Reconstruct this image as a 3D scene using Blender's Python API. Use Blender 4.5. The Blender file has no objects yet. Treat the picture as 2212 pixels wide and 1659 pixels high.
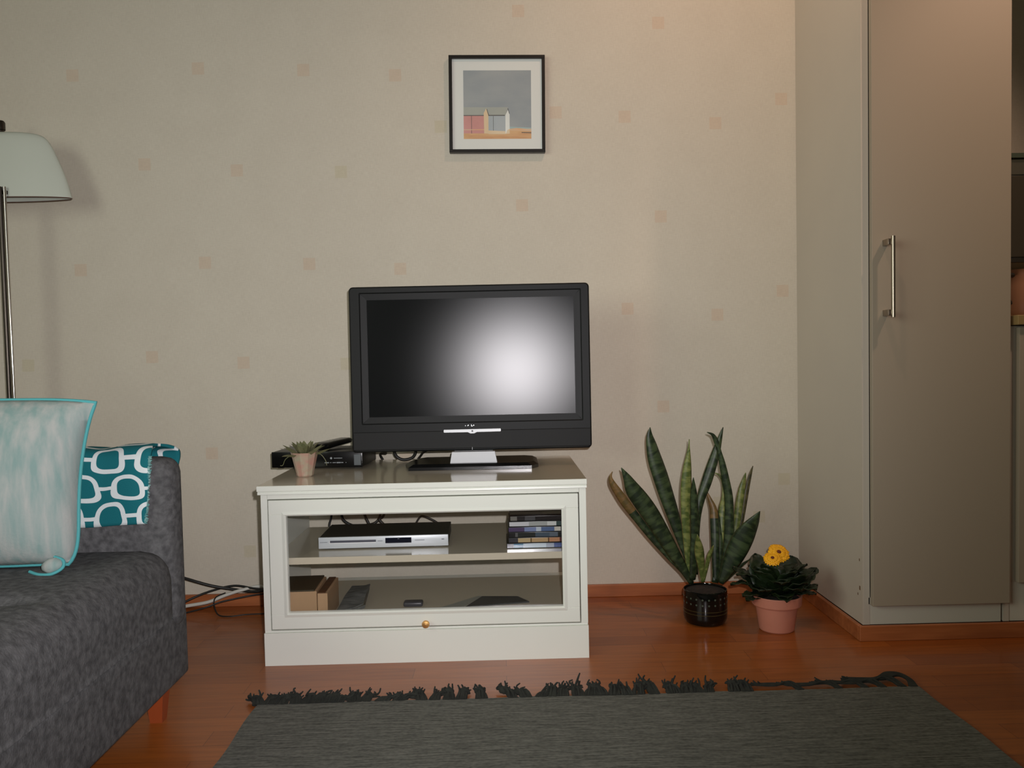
import bpy, bmesh, math, random
from mathutils import Vector, Matrix
SC = bpy.context.scene
COL = SC.collection
R = math.radians
# light levels and colours
FLASH, FC = 100.0, (1.18, 1.13, 1.16)
DAY, DC = 30.0, (1.25, 1.32, 1.13)
WARM, WC = 30.0, (.66, .42, .31)
KIT, KC = 33.0, (1.25, .82, .62)
LX, LY = .55, -.95
FAIM, FSZ, WBG = (-.62, 0, .86), 97, .05
SCR, SCF = .25, .030

# ------------------------------------------------------------------ camera
def make_camera():
    pit, rol, yaw = R(-2.38), R(1.22), R(-.80)
    f = Vector((math.sin(-yaw)*math.cos(pit), math.cos(yaw)*math.cos(pit), math.sin(pit)))
    r = f.cross(Vector((0, 0, 1))).normalized(); u = r.cross(f)
    c, s = math.cos(rol), math.sin(rol)
    r2 = c*r - s*u; u2 = s*r + c*u
    cd = bpy.data.cameras.new('camera'); co = bpy.data.objects.new('camera', cd); COL.objects.link(co)
    m = Matrix((r2, u2, -f)).transposed().to_4x4(); m.translation = Vector((0, -2.65, .768))
    co.matrix_world = m
    cd.sensor_fit = 'HORIZONTAL'; cd.sensor_width = 36.0
    cd.lens = 1788.0/2212*36.0; cd.shift_y = 24.5/2212
    cd.clip_start = .02
    SC.camera = co
make_camera()

# ------------------------------------------------------------------ light
W = bpy.data.worlds.new('world'); SC.world = W; W.use_nodes = True
W.node_tree.nodes['Background'].inputs[0].default_value = (.55, .65, .8, 1)
W.node_tree.nodes["Background"].inputs[1].default_value = WBG
SC.view_settings.view_transform = 'Standard'; SC.view_settings.look = 'None'
SC.view_settings.exposure = 0.0; SC.view_settings.gamma = 1.0; SC.view_settings.use_curve_mapping = False

def lamp(kind, name, loc, power, color, target=None, **kw):
    d = bpy.data.lights.new(name, kind); d.energy = power; d.color = color
    for k, v in kw.items(): setattr(d, k, v)
    o = bpy.data.objects.new(name, d); COL.objects.link(o); o.location = loc
    if target: o.rotation_euler = (Vector(target)-Vector(loc)).to_track_quat('-Z', 'Y').to_euler()
    return o
# the flash beside the lens
lamp('SPOT', 'camera_flash', (.048, -2.64, .825), FLASH, FC, FAIM, spot_size=R(FSZ), spot_blend=1.0, shadow_soft_size=.012)
# cool fill panel standing for daylight, set at an added left-wall window
lamp('AREA', 'daylight_fill', (-2.24, -2.80, 1.5), DAY, DC, (0, -1.6, .9), shape='RECTANGLE', size=2.3, size_y=1.3)

# ------------------------------------------------------------------ helpers
LOC = {}
def root_loc(o):
    while o.parent: o = o.parent
    return LOC.get(o.name, Vector((0, 0, 0)))
def tag(o, label=None, cat=None, group=None, kind=None):
    if label: o['label'] = label
    if cat: o['category'] = cat
    if group: o['group'] = group
    if kind: o['kind'] = kind
    return o
def thing(name, loc, label, cat, group=None):
    o = bpy.data.objects.new(name, None); COL.objects.link(o); o.location = loc; o.empty_display_size = .05
    LOC[o.name] = Vector(loc)
    return tag(o, label, cat, group)
def ob(name, bm, mats, parent=None, smooth=None, label=None):
    """link a bmesh (built in world coordinates) as one mesh object"""
    me = bpy.data.meshes.new(name)
    off = root_loc(parent) if parent else Vector((0, 0, 0))
    if parent: bmesh.ops.translate(bm, verts=bm.verts, vec=-off)
    bmesh.ops.recalc_face_normals(bm, faces=bm.faces)
    if smooth is not None:
        for f in bm.faces: f.smooth = True
        a = R(smooth)
        for e in bm.edges:
            if len(e.link_faces) == 2 and e.calc_face_angle(0) > a: e.smooth = False
    bm.to_mesh(me); bm.free()
    for m in (mats if isinstance(mats, (list, tuple)) else [mats]): me.materials.append(m)
    o = bpy.data.objects.new(name, me); COL.objects.link(o)
    if parent: o.parent = parent
    if label: o['label'] = label
    return o
def NB(): return bmesh.new()
def box(bm, x0, x1, y0, y1, z0, z1, bev=0, seg=2, mi=0, M=None):
    g = bmesh.ops.create_cube(bm, size=1)['verts']
    for v in g:
        v.co = Vector(((x0+x1)/2+v.co.x*(x1-x0), (y0+y1)/2+v.co.y*(y1-y0), (z0+z1)/2+v.co.z*(z1-z0)))
        if M: v.co = M @ v.co
    fs = set(f for v in g for f in v.link_faces)
    for f in fs: f.material_index = mi
    if bev > 0:
        es = list(set(e for v in g for e in v.link_edges))
        bmesh.ops.bevel(bm, geom=es, offset=bev, segments=seg, profile=.5, affect='EDGES')
    return bm
def cbox(*a, **k): return box(NB(), *a, **k)
def prism(bm, poly, z0, z1, bev=0, mi=0, M=None, axis='z'):
    """extrude a 2-D polygon; axis z: poly=(x,y); axis y: poly=(x,z) from y=z0 to z1; axis x: poly=(y,z)"""
    def P(p, h):
        v = {'z': (p[0], p[1], h), 'y': (p[0], h, p[1]), 'x': (h, p[0], p[1])}[axis]
        v = Vector(v); return M @ v if M else v
    a = [bm.verts.new(P(p, z0)) for p in poly]; b = [bm.verts.new(P(p, z1)) for p in poly]
    fs = [bm.faces.new(a), bm.faces.new(b)]
    n = len(poly)
    for i in range(n): fs.append(bm.faces.new((a[i], a[(i+1) % n], b[(i+1) % n], b[i])))
    for f in fs: f.material_index = mi
    if bev > 0:
        bmesh.ops.recalc_face_normals(bm, faces=fs)
        bmesh.ops.bevel(bm, geom=list(set(e for f in fs for e in f.edges)), offset=bev, segments=2, profile=.5, affect='EDGES')
    return bm
def lathe(bm, prof, c=(0, 0, 0), seg=48, mi=0, M=None, close=False):
    rings = []
    for r, z in prof:
        ring = []
        for i in range(seg):
            a = 2*math.pi*i/seg
            v = Vector((c[0]+r*math.cos(a), c[1]+r*math.sin(a), c[2]+z))
            ring.append(bm.verts.new(M @ v if M else v))
        rings.append(ring)
    for k in range(len(rings)-1):
        for i in range(seg):
            f = bm.faces.new((rings[k][i], rings[k][(i+1) % seg], rings[k+1][(i+1) % seg], rings[k+1][i])); f.material_index = mi
    for ring in (rings[0], rings[-1]):
        f = bm.faces.new(ring); f.material_index = mi
    return bm
def spline(pts, n=8):
    pts = [Vector(p) for p in pts]; out = []
    for i in range(len(pts)-1):
        p0 = pts[max(i-1, 0)]; p1 = pts[i]; p2 = pts[i+1]; p3 = pts[min(i+2, len(pts)-1)]
        for k in range(n):
            t = k/n
            out.append(.5*((2*p1)+(-p0+p2)*t+(2*p0-5*p1+4*p2-p3)*t*t+(-p0+3*p1-3*p2+p3)*t*t*t))
    out.append(pts[-1]); return out
def tube(bm, pts, r, seg=10, smooth_n=8, taper=None, mi=0, closed=False):
    P = spline(pts, smooth_n) if smooth_n else [Vector(p) for p in pts]
    n = len(P); rings = []; up = Vector((0, 0, 1)); prev = None
    for i, p in enumerate(P):
        t = (P[min(i+1, n-1)]-P[max(i-1, 0)]).normalized()
        if prev is None:
            a = t.cross(up)
            if a.length < .1: a = t.cross(Vector((1, 0, 0)))
        else: a = prev-t*prev.dot(t)
        a.normalize(); prev = a; b = t.cross(a)
        rr = r if taper is None else r*taper(i/(n-1))
        rings.append([bm.verts.new(p+rr*(math.cos(2*math.pi*k/seg)*a+math.sin(2*math.pi*k/seg)*b)) for k in range(seg)])
    for i in range(n-1):
        for k in range(seg):
            f = bm.faces.new((rings[i][k], rings[i][(k+1) % seg], rings[i+1][(k+1) % seg], rings[i+1][k])); f.material_index = mi
    bm.faces.new(rings[0]).material_index = mi; bm.faces.new(rings[-1]).material_index = mi
    return bm

# ------------------------------------------------------------------ materials
def srgb(r, g, b):
    def c(v):
        v /= 255
        return v/12.92 if v <= .04045 else ((v+.055)/1.055)**2.4
    return (c(r), c(g), c(b), 1)
def mat(name, col, rough=.5, metal=0, spec=.5, coat=0, noise=None, bump=None, alpha=None, sheen=0, sss=0):
    """noise = (scale, (sx,sy,sz), colour2, detail); bump = (scale, strength, (sx,sy,sz))"""
    m = bpy.data.materials.new(name); m.use_nodes = True; nt = m.node_tree; N = nt.nodes; L = nt.links
    b = N['Principled BSDF']; b.inputs['Base Color'].default_value = col; b.inputs['Roughness'].default_value = rough
    b.inputs['Metallic'].default_value = metal; b.inputs['Specular IOR Level'].default_value = spec
    if coat: b.inputs['Coat Weight'].default_value = coat; b.inputs['Coat Roughness'].default_value = .12
    if sheen: b.inputs['Sheen Weight'].default_value = sheen
    if noise or bump:
        tc = N.new('ShaderNodeTexCoord')
    def tex(scale, vec, detail=4):
        mp = N.new('ShaderNodeMapping'); mp.inputs['Scale'].default_value = vec
        L.new(tc.outputs['Object'], mp.inputs['Vector'])
        n = N.new('ShaderNodeTexNoise'); n.inputs['Scale'].default_value = scale; n.inputs['Detail'].default_value = detail
        L.new(mp.outputs[0], n.inputs['Vector']); return n
    if noise:
        n = tex(noise[0], noise[1], noise[3] if len(noise) > 3 else 4)
        rp = N.new('ShaderNodeValToRGB'); rp.color_ramp.elements[0].position = .32; rp.color_ramp.elements[1].position = .68
        rp.color_ramp.elements[0].color = col; rp.color_ramp.elements[1].color = noise[2]
        L.new(n.outputs['Fac'], rp.inputs['Fac']); L.new(rp.outputs[0], b.inputs['Base Color'])
    if bump:
        n = tex(bump[0], bump[2], 3); bp = N.new('ShaderNodeBump'); bp.inputs['Strength'].default_value = bump[1]; bp.inputs['Distance'].default_value = .002
        L.new(n.outputs['Fac'], bp.inputs['Height']); L.new(bp.outputs[0], b.inputs['Normal'])
    return m
def pane_mat(name, tint=(1, 1, 1, 1), ior=1.45, rough=.02):
    m = bpy.data.materials.new(name); m.use_nodes = True; nt = m.node_tree; N = nt.nodes; L = nt.links
    N.remove(N['Principled BSDF']); out = N['Material Output']
    t = N.new('ShaderNodeBsdfTransparent'); t.inputs[0].default_value = tint
    g = N.new('ShaderNodeBsdfGlossy'); g.inputs['Roughness'].default_value = rough
    fr = N.new('ShaderNodeFresnel'); fr.inputs[0].default_value = ior
    mx = N.new('ShaderNodeMixShader'); L.new(fr.outputs[0], mx.inputs[0]); L.new(t.outputs[0], mx.inputs[1]); L.new(g.outputs[0], mx.inputs[2])
    L.new(mx.outputs[0], out.inputs[0]); return m

def wallpaper(name, base, lo):
    m = bpy.data.materials.new(name); m.use_nodes = True; nt = m.node_tree; N = nt.nodes; L = nt.links
    b = N['Principled BSDF']; b.inputs['Roughness'].default_value = .75; b.inputs['Specular IOR Level'].default_value = .25
    tc = N.new('ShaderNodeTexCoord')
    def tex(scale, vec, det):
        mp = N.new('ShaderNodeMapping'); mp.inputs['Scale'].default_value = vec; L.new(tc.outputs['Object'], mp.inputs['Vector'])
        n = N.new('ShaderNodeTexNoise'); n.inputs['Scale'].default_value = scale; n.inputs['Detail'].default_value = det
        L.new(mp.outputs[0], n.inputs['Vector']); return n
    a = tex(55, (9, 1, 1), 2); c = tex(55, (1, 1, 9), 2); d = tex(9, (1, 1, 1), 3)
    ad = N.new('ShaderNodeMath'); ad.operation = 'ADD'; L.new(a.outputs[0], ad.inputs[0]); L.new(c.outputs[0], ad.inputs[1])
    ad2 = N.new('ShaderNodeMath'); ad2.operation = 'MULTIPLY_ADD'; L.new(d.outputs[0], ad2.inputs[0]); ad2.inputs[1].default_value = .5; L.new(ad.outputs[0], ad2.inputs[2])
    mr = N.new('ShaderNodeMapRange'); mr.inputs['From Min'].default_value = .85; mr.inputs['From Max'].default_value = 1.65
    L.new(ad2.outputs[0], mr.inputs['Value'])
    mx = N.new('ShaderNodeMix'); mx.data_type = 'RGBA'; L.new(mr.outputs[0], mx.inputs[0]); mx.inputs[6].default_value = lo; mx.inputs[7].default_value = base
    L.new(mx.outputs[2], b.inputs['Base Color'])
    bp = N.new('ShaderNodeBump'); bp.inputs['Strength'].default_value = .12; bp.inputs['Distance'].default_value = .001
    L.new(ad.outputs[0], bp.inputs['Height']); L.new(bp.outputs[0], b.inputs['Normal'])
    return m

def parquet():
    m = bpy.data.materials.new('laminate_floor'); m.use_nodes = True; nt = m.node_tree; N = nt.nodes; L = nt.links
    b = N['Principled BSDF']
    tc = N.new('ShaderNodeTexCoord'); br = N.new('ShaderNodeTexBrick')
    br.offset = .37; br.offset_frequency = 2; br.squash = 1
    br.inputs['Scale'].default_value = 1; br.inputs['Brick Width'].default_value = .62; br.inputs['Row Height'].default_value = .066
    br.inputs['Mortar Size'].default_value = .0006; br.inputs['Mortar Smooth'].default_value = .3; br.inputs['Bias'].default_value = 0
    br.inputs['Color1'].default_value = srgb(150, 78, 24); br.inputs['Color2'].default_value = srgb(170, 94, 33); br.inputs['Mortar'].default_value = srgb(104, 50, 20)
    L.new(tc.outputs['Object'], br.inputs['Vector'])
    mp = N.new('ShaderNodeMapping'); mp.inputs['Scale'].default_value = (1.1, 14, 1); L.new(tc.outputs['Object'], mp.inputs['Vector'])
    n = N.new('ShaderNodeTexNoise'); n.inputs['Scale'].default_value = 6; n.inputs['Detail'].default_value = 6; L.new(mp.outputs[0], n.inputs['Vector'])
    rp = N.new('ShaderNodeValToRGB'); rp.color_ramp.elements[0].position = .3; rp.color_ramp.elements[1].position = .7
    rp.color_ramp.elements[0].color = (.62, .58, .54, 1); rp.color_ramp.elements[1].color = (1, 1, 1, 1)
    L.new(n.outputs[0], rp.inputs[0])
    mx = N.new('ShaderNodeMix'); mx.data_type = 'RGBA'; mx.blend_type = 'MULTIPLY'; mx.inputs[0].default_value = .7
    L.new(br.outputs[0], mx.inputs[6]); L.new(rp.outputs[0], mx.inputs[7]); L.new(mx.outputs[2], b.inputs['Base Color'])
    b.inputs['Roughness'].default_value = .42; b.inputs['Coat Weight'].default_value = .32; b.inputs['Coat Roughness'].default_value = .14
    return m

M_wall = wallpaper('linen_wallpaper', srgb(208, 202, 186), srgb(196, 189, 173))
M_sqA = wallpaper('wallpaper_square_peach', srgb(207, 193, 173), srgb(196, 181, 162))
M_sqB = wallpaper('wallpaper_square_sand', srgb(202, 195, 172), srgb(192, 184, 162))
M_paint = mat('matt_paint', srgb(158, 154, 144), .8)
M_floor = parquet()
M_base = mat('beech_skirting', srgb(176, 106, 62), .4, noise=(5, (1, 12, 12), srgb(150, 86, 48)))
M_cream = mat('cream_lacquer', srgb(228, 231, 221), .32, spec=.5)
M_creamtop = mat('cream_top_lacquer', srgb(205, 196, 174), .17, spec=.6, coat=.5)
M_brass = mat('brass', srgb(240, 190, 120), .4, 1)
M_tvblack = mat('tv_black_plastic', srgb(20, 22, 22), .5, spec=.22)
M_tvlow = mat('tv_black_grille', srgb(21, 22, 22), .6, spec=.3)
M_gloss = mat('black_gloss_plastic', srgb(14, 15, 15), .22, spec=.4)
M_black = mat('black_plastic', srgb(20, 21, 21), .4)
def screen_mat():
    m = bpy.data.materials.new('lcd_panel'); m.use_nodes = True; nt = m.node_tree; N = nt.nodes; L = nt.links
    N.remove(N['Principled BSDF']); d = N.new('ShaderNodeBsdfDiffuse'); d.inputs[0].default_value = srgb(24, 26, 27)
    g = N.new('ShaderNodeBsdfGlossy'); g.distribution = 'BECKMANN'; g.inputs['Roughness'].default_value = SCR
    mx = N.new('ShaderNodeMixShader'); mx.inputs[0].default_value = SCF; L.new(d.outputs[0], mx.inputs[1]); L.new(g.outputs[0], mx.inputs[2]); L.new(mx.outputs[0], N['Material Output'].inputs[0]); return m
M_screen = screen_mat()
M_silver = mat('silver_plastic', srgb(205, 208, 212), .38, spec=.6)
M_chrome = mat('chrome', srgb(205, 200, 195), .16, 1)
M_steel = mat('brushed_steel', srgb(175, 165, 150), .3, 1)
M_darksteel = mat('dark_steel', srgb(84, 78, 72), .35, 1)
M_glass = pane_mat('cabinet_glass')
M_kside = mat('pale_cupboard_board', srgb(197, 190, 176), .6, noise=(3, (1, 1, 1), srgb(193, 186, 173)))
M_kdoor = mat('grey_cupboard_door', srgb(162, 152, 134), .55)
M_kwhite = mat('white_plinth_board', srgb(205, 203, 190), .5)
M_olive = mat('worktop_laminate', srgb(150, 128, 84), .4)
M_dark = mat('dark_edge', srgb(44, 44, 36), .5)

# ------------------------------------------------------------------ room shell
def structure(name, bm, m, parent=None):
    o = ob(name, bm, m, parent); o['kind'] = 'structure'; return o
XL, XR, YF, ZC = -2.3, 2.75, -4.55, 2.52
structure('floor', cbox(XL-.1, XR+.1, YF-.1, .1, -.06, 0), M_floor)
structure('ceiling', cbox(XL-.1, XR+.1, YF-.1, .1, ZC, ZC+.06), M_paint)
bm = NB()
box(bm, XL-.1, XL, YF, -4.05, 0, ZC); box(bm, XL-.1, XL, -1.55, 0, 0, ZC); box(bm, XL-.1, XL, -4.05, -1.55, 0, .80); box(bm, XL-.1, XL, -4.05, -1.55, 2.20, ZC)
structure('wall_left', bm, M_wall)
structure('wall_right', cbox(XR, XR+.1, YF, 0, 0, ZC), M_paint)
# back wall: one mesh, its paper printed with small squares
cols = [(-2.14, .30, 0), (-1.95, .06, 1), (-1.80, .45, 0), (-1.66, .12, 0), (-1.4955, .18, 1), (-1.3175, .4775, 0), (-1.104, .1985, 0), (-.926, .493, 0), (-.8155, .1745, 0),
        (-.597, .483, 0), (-.4885, .164, 1), (-.3095, .462, 0), (-.17, .30, 1), (.082, .049, 0), (.194, .338, 0), (.4125, .321, 0),
        (.523, .0055, 0), (.7005, .296, 0), (.911, .368, 0), (.829, .247, 1)]
def back_wall():
    bm = NB(); h = .019; rects = []
    for x, z0, k in cols:
        z = z0
        if k == 1 and x == .829: rects.append((x-h, x+h, z-h, z+h, 2)); continue
        while z < ZC-.03:
            kk = 2 if (k == 1 or z < .45) else 1
            if z > h and not (x == .194 and z < 1.4) : rects.append((x-h, x+h, z-h, z+h, kk))
            z += .606
    xs = sorted(set([XL, XR]+[r[0] for r in rects]+[r[1] for r in rects])); zs = sorted(set([0, ZC]+[r[2] for r in rects]+[r[3] for r in rects]))
    g = [[bm.verts.new((x, 0, z)) for z in zs] for x in xs]
    look = {}
    for r in rects:
        look[(round((r[0]+r[1])/2, 4), round((r[2]+r[3])/2, 4))] = r
    for i in range(len(xs)-1):
        for j in range(len(zs)-1):
            f = bm.faces.new((g[i][j], g[i+1][j], g[i+1][j+1], g[i][j+1]))
            cx, cz = (xs[i]+xs[i+1])/2, (zs[j]+zs[j+1])/2
            for r in rects:
                if r[0] < cx < r[1] and r[2] < cz < r[3]: f.material_index = r[4]; break
    box(bm, XL, XR, .004, .1, 0, ZC)
    o = ob('wall_back', bm, [M_wall, M_sqA, M_sqB]); o['kind'] = 'structure'
back_wall()
structure('wall_front', cbox(XL, XR, YF-.1, YF, 0, ZC), M_paint)
# unseen window added in the left wall to carry the cool fill
bm = NB()
for a in ((-4.05, -4.00, .80, 2.20), (-1.60, -1.55, .80, 2.20), (-4.00, -1.60, .80, .85), (-4.00, -1.60, 2.15, 2.20), (-2.82, -2.78, .85, 2.15)):
    box(bm, XL-.08, XL-.02, a[0], a[1], a[2], a[3])
wf = structure('added_window_1', bm, M_paint)
ob('pane', cbox(XL-.055, XL-.05, -4.00, -1.60, .85, 2.15), M_glass, wf)
# baseboards
structure('baseboard_back', cbox(XL, .944, -.012, 0, 0, .040, .002), M_base)
structure('baseboard_right', cbox(.944, .956, -.4735, -.0, 0, .041, .002), M_base)
structure('baseboard_left', cbox(XL, XL+.012, YF, -.012, 0, .040, .002), M_base)
structure('baseboard_kitchen', cbox(.944, XR, -.486, -.474, 0, .041, .002), M_base)

# ------------------------------------------------------------------ two warm ceiling spotlights (above the view)
gl = bpy.data.materials.new('lit_glass'); gl.use_nodes = True
gb = gl.node_tree.nodes['Principled BSDF']; gb.inputs['Base Color'].default_value = srgb(255, 240, 215)
gb.inputs['Emission Color'].default_value = (1, .72, .42, 1); gb.inputs['Emission Strength'].default_value = 1.5
def spotlight(x, y, aim, power, color, size, label):
    t = thing('ceiling_spotlight', (x, y, ZC), label, 'lamp')
    ob('ceiling_plate', lathe(NB(), [(.0001, 0), (.045, 0), (.045, -.02), (.0001, -.02)], (x, y, ZC), 24), M_steel, t, 30)
    ob('arm', lathe(NB(), [(.0001, -.015), (.007, -.015), (.007, -.09), (.0001, -.09)], (x, y, ZC), 12), M_steel, t, 30)
    c = Vector((x, y, ZC-.10)); d = (Vector(aim)-c).normalized(); M = Matrix.Translation(c) @ d.to_track_quat('Z', 'Y').to_matrix().to_4x4()
    ob('lamp_shade', lathe(NB(), [(.0001, -.05), (.022, -.05), (.038, .03), (.042, .05), (.039, .05), (.034, .03), (.0001, .025)], M=M, seg=32), M_steel, t, 40)
    ob('bulb', lathe(NB(), [(.0001, .026), (.022, .028), (.022, .034), (.0001, .038)], M=M, seg=24), gl, t, 40)
    lamp('SPOT', 'spotlight_beam', c+d*.06, power, color, aim, spot_size=R(size), spot_blend=1.0, shadow_soft_size=.045)
spotlight(LX, LY, (.80, 0, 1.75), WARM, WC, 150, 'steel ceiling spotlight aimed at the papered wall')
spotlight(1.70, -1.25, (1.33, -.48, 1.40), KIT, KC, 56, 'steel ceiling spotlight aimed at the tall cupboard')

# ------------------------------------------------------------------ tall cupboard
K0, K1, KY = .957, 1.352, -.474
t = thing('tall_cupboard', (1.15, -.24, 0), 'tall grey floor-to-ceiling cupboard with one steel bar handle', 'cupboard')
ob('side_panel', cbox(K0, K0+.0187, KY, -.001, .042, 2.35), M_kside, t)
ob('side_panel', cbox(K1-.016, K1, KY, -.001, .042, 2.35), M_kside, t)
ob('back_panel', cbox(K0+.016, K1-.016, -.01, -.001, .097, 2.35), M_kside, t)
ob('top_panel', cbox(K0+.016, K1-.016, KY, -.01, 2.33, 2.35), M_kside, t)
ob('bottom_panel', cbox(K0+.016, K1-.016, KY, -.01, .097, .115), M_kside, t)
ob('plinth', cbox(K0+.016, K1-.022, KY+.001, KY+.016, .042, .096), M_kwhite, t)
for mz, my, s in ((.213, -.455, .0022), (.137, -.457, .0035), (.118, -.445, .0020)):
    ob('chip_mark', cbox(K0-.0006, K0+.0004, my-s, my+s, mz-s*1.6, mz+s*1.6, .0003, 1), mat('brown_chip', srgb(110, 84, 60), .7), t, label='small brown chip in the panel')
d = ob('door', cbox(.9765, 1.343, -.492, KY-.002, .096, 2.34, .0012), M_kdoor, t)
bm = NB(); tube(bm, [(1.0165, -.526, .86), (1.0165, -.526, 1.068)], .0052, 12, 0)
box(bm, 1.004, 1.017, -.526, -.492, 1.046, 1.062, .001); box(bm, 1.004, 1.017, -.526, -.492, .864, .880, .001)
ob('handle', bm, M_steel, d, 40)
# the sliver of kitchen to the right of it
t = thing('base_cupboard', (1.70, -.24, 0), 'low grey kitchen cupboard right of the tall cupboard', 'cupboard')
ob('carcass', cbox(1.354, 2.2, -.472, -.03, .147, .832), M_kside, t)
ob('door', cbox(1.366, 1.80, -.492, -.474, .150, .828, .001), M_kdoor, t)
ob('door', cbox(1.804, 2.2, -.492, -.474, .150, .828, .001), M_kdoor, t)
ob('plinth', cbox(1.354, 2.2, -.472, -.457, .042, .147), M_kwhite, t)
wt = ob('worktop', cbox(1.354, 2.2, -.505, -.002, .834, .860, .002), [M_olive]); tag(wt, 'olive brown kitchen worktop on the low cupboard', 'worktop')
t = thing('microwave_oven', (1.75, -.15, 1.02), 'dark glass-fronted oven mounted over the worktop', 'oven')
ob('body', cbox(1.37, 2.05, -.29, -.002, 1.02, 1.31, .003), M_kwhite, t)
ob('door', cbox(1.372, 2.048, -.302, -.291, 1.032, 1.262, .002), mat('smoked_glass', srgb(70, 66, 54), .25, spec=.7), t)
ob('trim', cbox(1.37, 2.05, -.306, -.291, 1.018, 1.030), M_dark, t, label='dark lower trim strip')
ob('top_rail', cbox(1.37, 2.05, -.31, -.002, 1.311, 1.324), mat('green_glass_edge', srgb(78, 92, 78), .2), t, label='green glass top edge')
ob('grille', cbox(1.372, 2.048, -.300, -.291, 1.266, 1.308), M_steel, t)
t = thing('brown_jug', (1.465, -.30, .861), 'brown jug with dark handle on the worktop', 'jug')  # a jug with a side handle
ob('body', lathe(NB(), [(.0001, 0), (.05, 0), (.055, .02), (.045, .09), (.035, .12), (.04, .135), (.0001, .135)], (1.495, -.30, .861)), mat('brown_glaze', srgb(176, 134, 104), .35), t, 40)
bm = NB(); tube(bm, [(1.455, -.32, .98), (1.425, -.33, .975), (1.42, -.33, .93), (1.448, -.32, .90)], .007, 8)
ob('handle', bm, M_dark, t, 40)

# ------------------------------------------------------------------ picture
t = thing('framed_picture', (.0095, 0, 1.574), 'square black-framed print of beach huts hanging on the wall', 'picture')
Mp = Matrix.Translation((.0095, 0, 1.574)) @ Matrix.Rotation(R(.75), 4, 'Y')
M_frame = mat('black_frame_lacquer', srgb(26, 23, 20), .35)
bm = NB(); o_, i_ = .1505, .1405
for a in ((-o_, o_, i_, o_), (-o_, o_, -o_, -i_), (-o_, -i_, -i_, i_), (i_, o_, -i_, i_)):
    box(bm, a[0], a[1], -.022, -.001, a[2], a[3], .0008, 1, M=Mp)
ob('frame', bm, M_frame, t)
ob('mount', cbox(-i_, i_, -.012, -.004, -i_, i_, M=Mp), mat('white_mount_card', srgb(216, 220, 214), .6), t)
def print_art():
    pm = lambda n, c1, c2, s=(1, 1, 1), sc=12: mat(n, srgb(*c1), .5, noise=(sc, s, srgb(*c2)))
    mats = [pm('print_sky', (158, 164, 164), (140, 150, 154), (.5, 1, 1), 14), pm('print_ground', (196, 146, 104), (214, 178, 130), (1, 1, 6), 10),
            pm('print_red', (206, 152, 144), (192, 138, 132)), pm('print_grey_wall', (172, 180, 182), (160, 172, 176)),
            pm('print_cream', (222, 204, 172), (214, 190, 152)), pm('print_white', (226, 230, 224), (214, 220, 214)),
            pm('print_roof', (168, 172, 162), (158, 164, 156)), pm('print_line', (78, 82, 82), (88, 84, 80)), pm('print_sea', (170, 190, 186), (150, 176, 176)), pm('print_pale', (206, 186, 160), (220, 170, 120), (1, 1, 4), 20)]
    bm = NB(); n = [0]
    x0, x1, z0, z1 = -.1057, .107, -.1065, .106     # print area, local
    # crop coordinates (0..900 right, 0..900 down) of the print
    def F(poly, mi):
        n[0] += 1; y = -.0121-.00004*n[0]
        vs = [bm.verts.new(Mp @ Vector((x0+(x1-x0)*px/900, y, z1-(z1-z0)*pz/900))) for px, pz in poly]
        bm.faces.new(vs).material_index = mi
    F([(0, 0), (900, 0), (900, 900), (0, 900)], 0)
    F([(0, 820), (380, 822), (620, 770), (900, 755), (900, 900), (0, 900)], 1)
    F([(600, 738), (900, 756), (900, 770), (600, 768)], 8)
    F([(600, 770), (700, 758), (900, 775), (900, 800), (600, 790)], 9)
    F([(770, 812), (900, 816), (900, 826), (770, 822)], 7)
    F([(0, 482), (310, 484), (320, 592), (0, 590)], 6)
    F([(0, 596), (268, 596), (272, 828), (0, 828)], 2)
    F([(0, 587), (268, 587), (268, 597), (0, 597)], 7)
    F([(102, 597), (108, 597), (108, 828), (102, 828)], 7)
    F([(0, 774), (272, 774), (272, 784), (0, 784)], 9)
    F([(268, 560), (300, 500), (330, 590), (330, 832), (272, 828)], 4)
    F([(306, 484), (590, 484), (562, 590), (335, 590)], 6)
    F([(304, 510), (312, 508), (338, 586), (330, 592)], 7)
    F([(330, 596), (556, 596), (560, 830), (330, 834)], 3)
    F([(328, 586), (548, 586), (548, 598), (328, 598)], 7)
    F([(392, 600), (397, 600), (397, 826), (392, 826)], 7)
    F([(330, 790), (560, 800), (560, 838), (330, 838)], 4)
    F([(556, 590), (590, 520), (612, 580), (612, 828), (556, 830)], 5)
    F([(586, 500), (592, 498), (612, 570), (606, 572)], 7)
    F([(580, 785), (612, 770), (614, 832), (560, 836)], 4)
    ob('print', bm, mats, t)
print_art()

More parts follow.
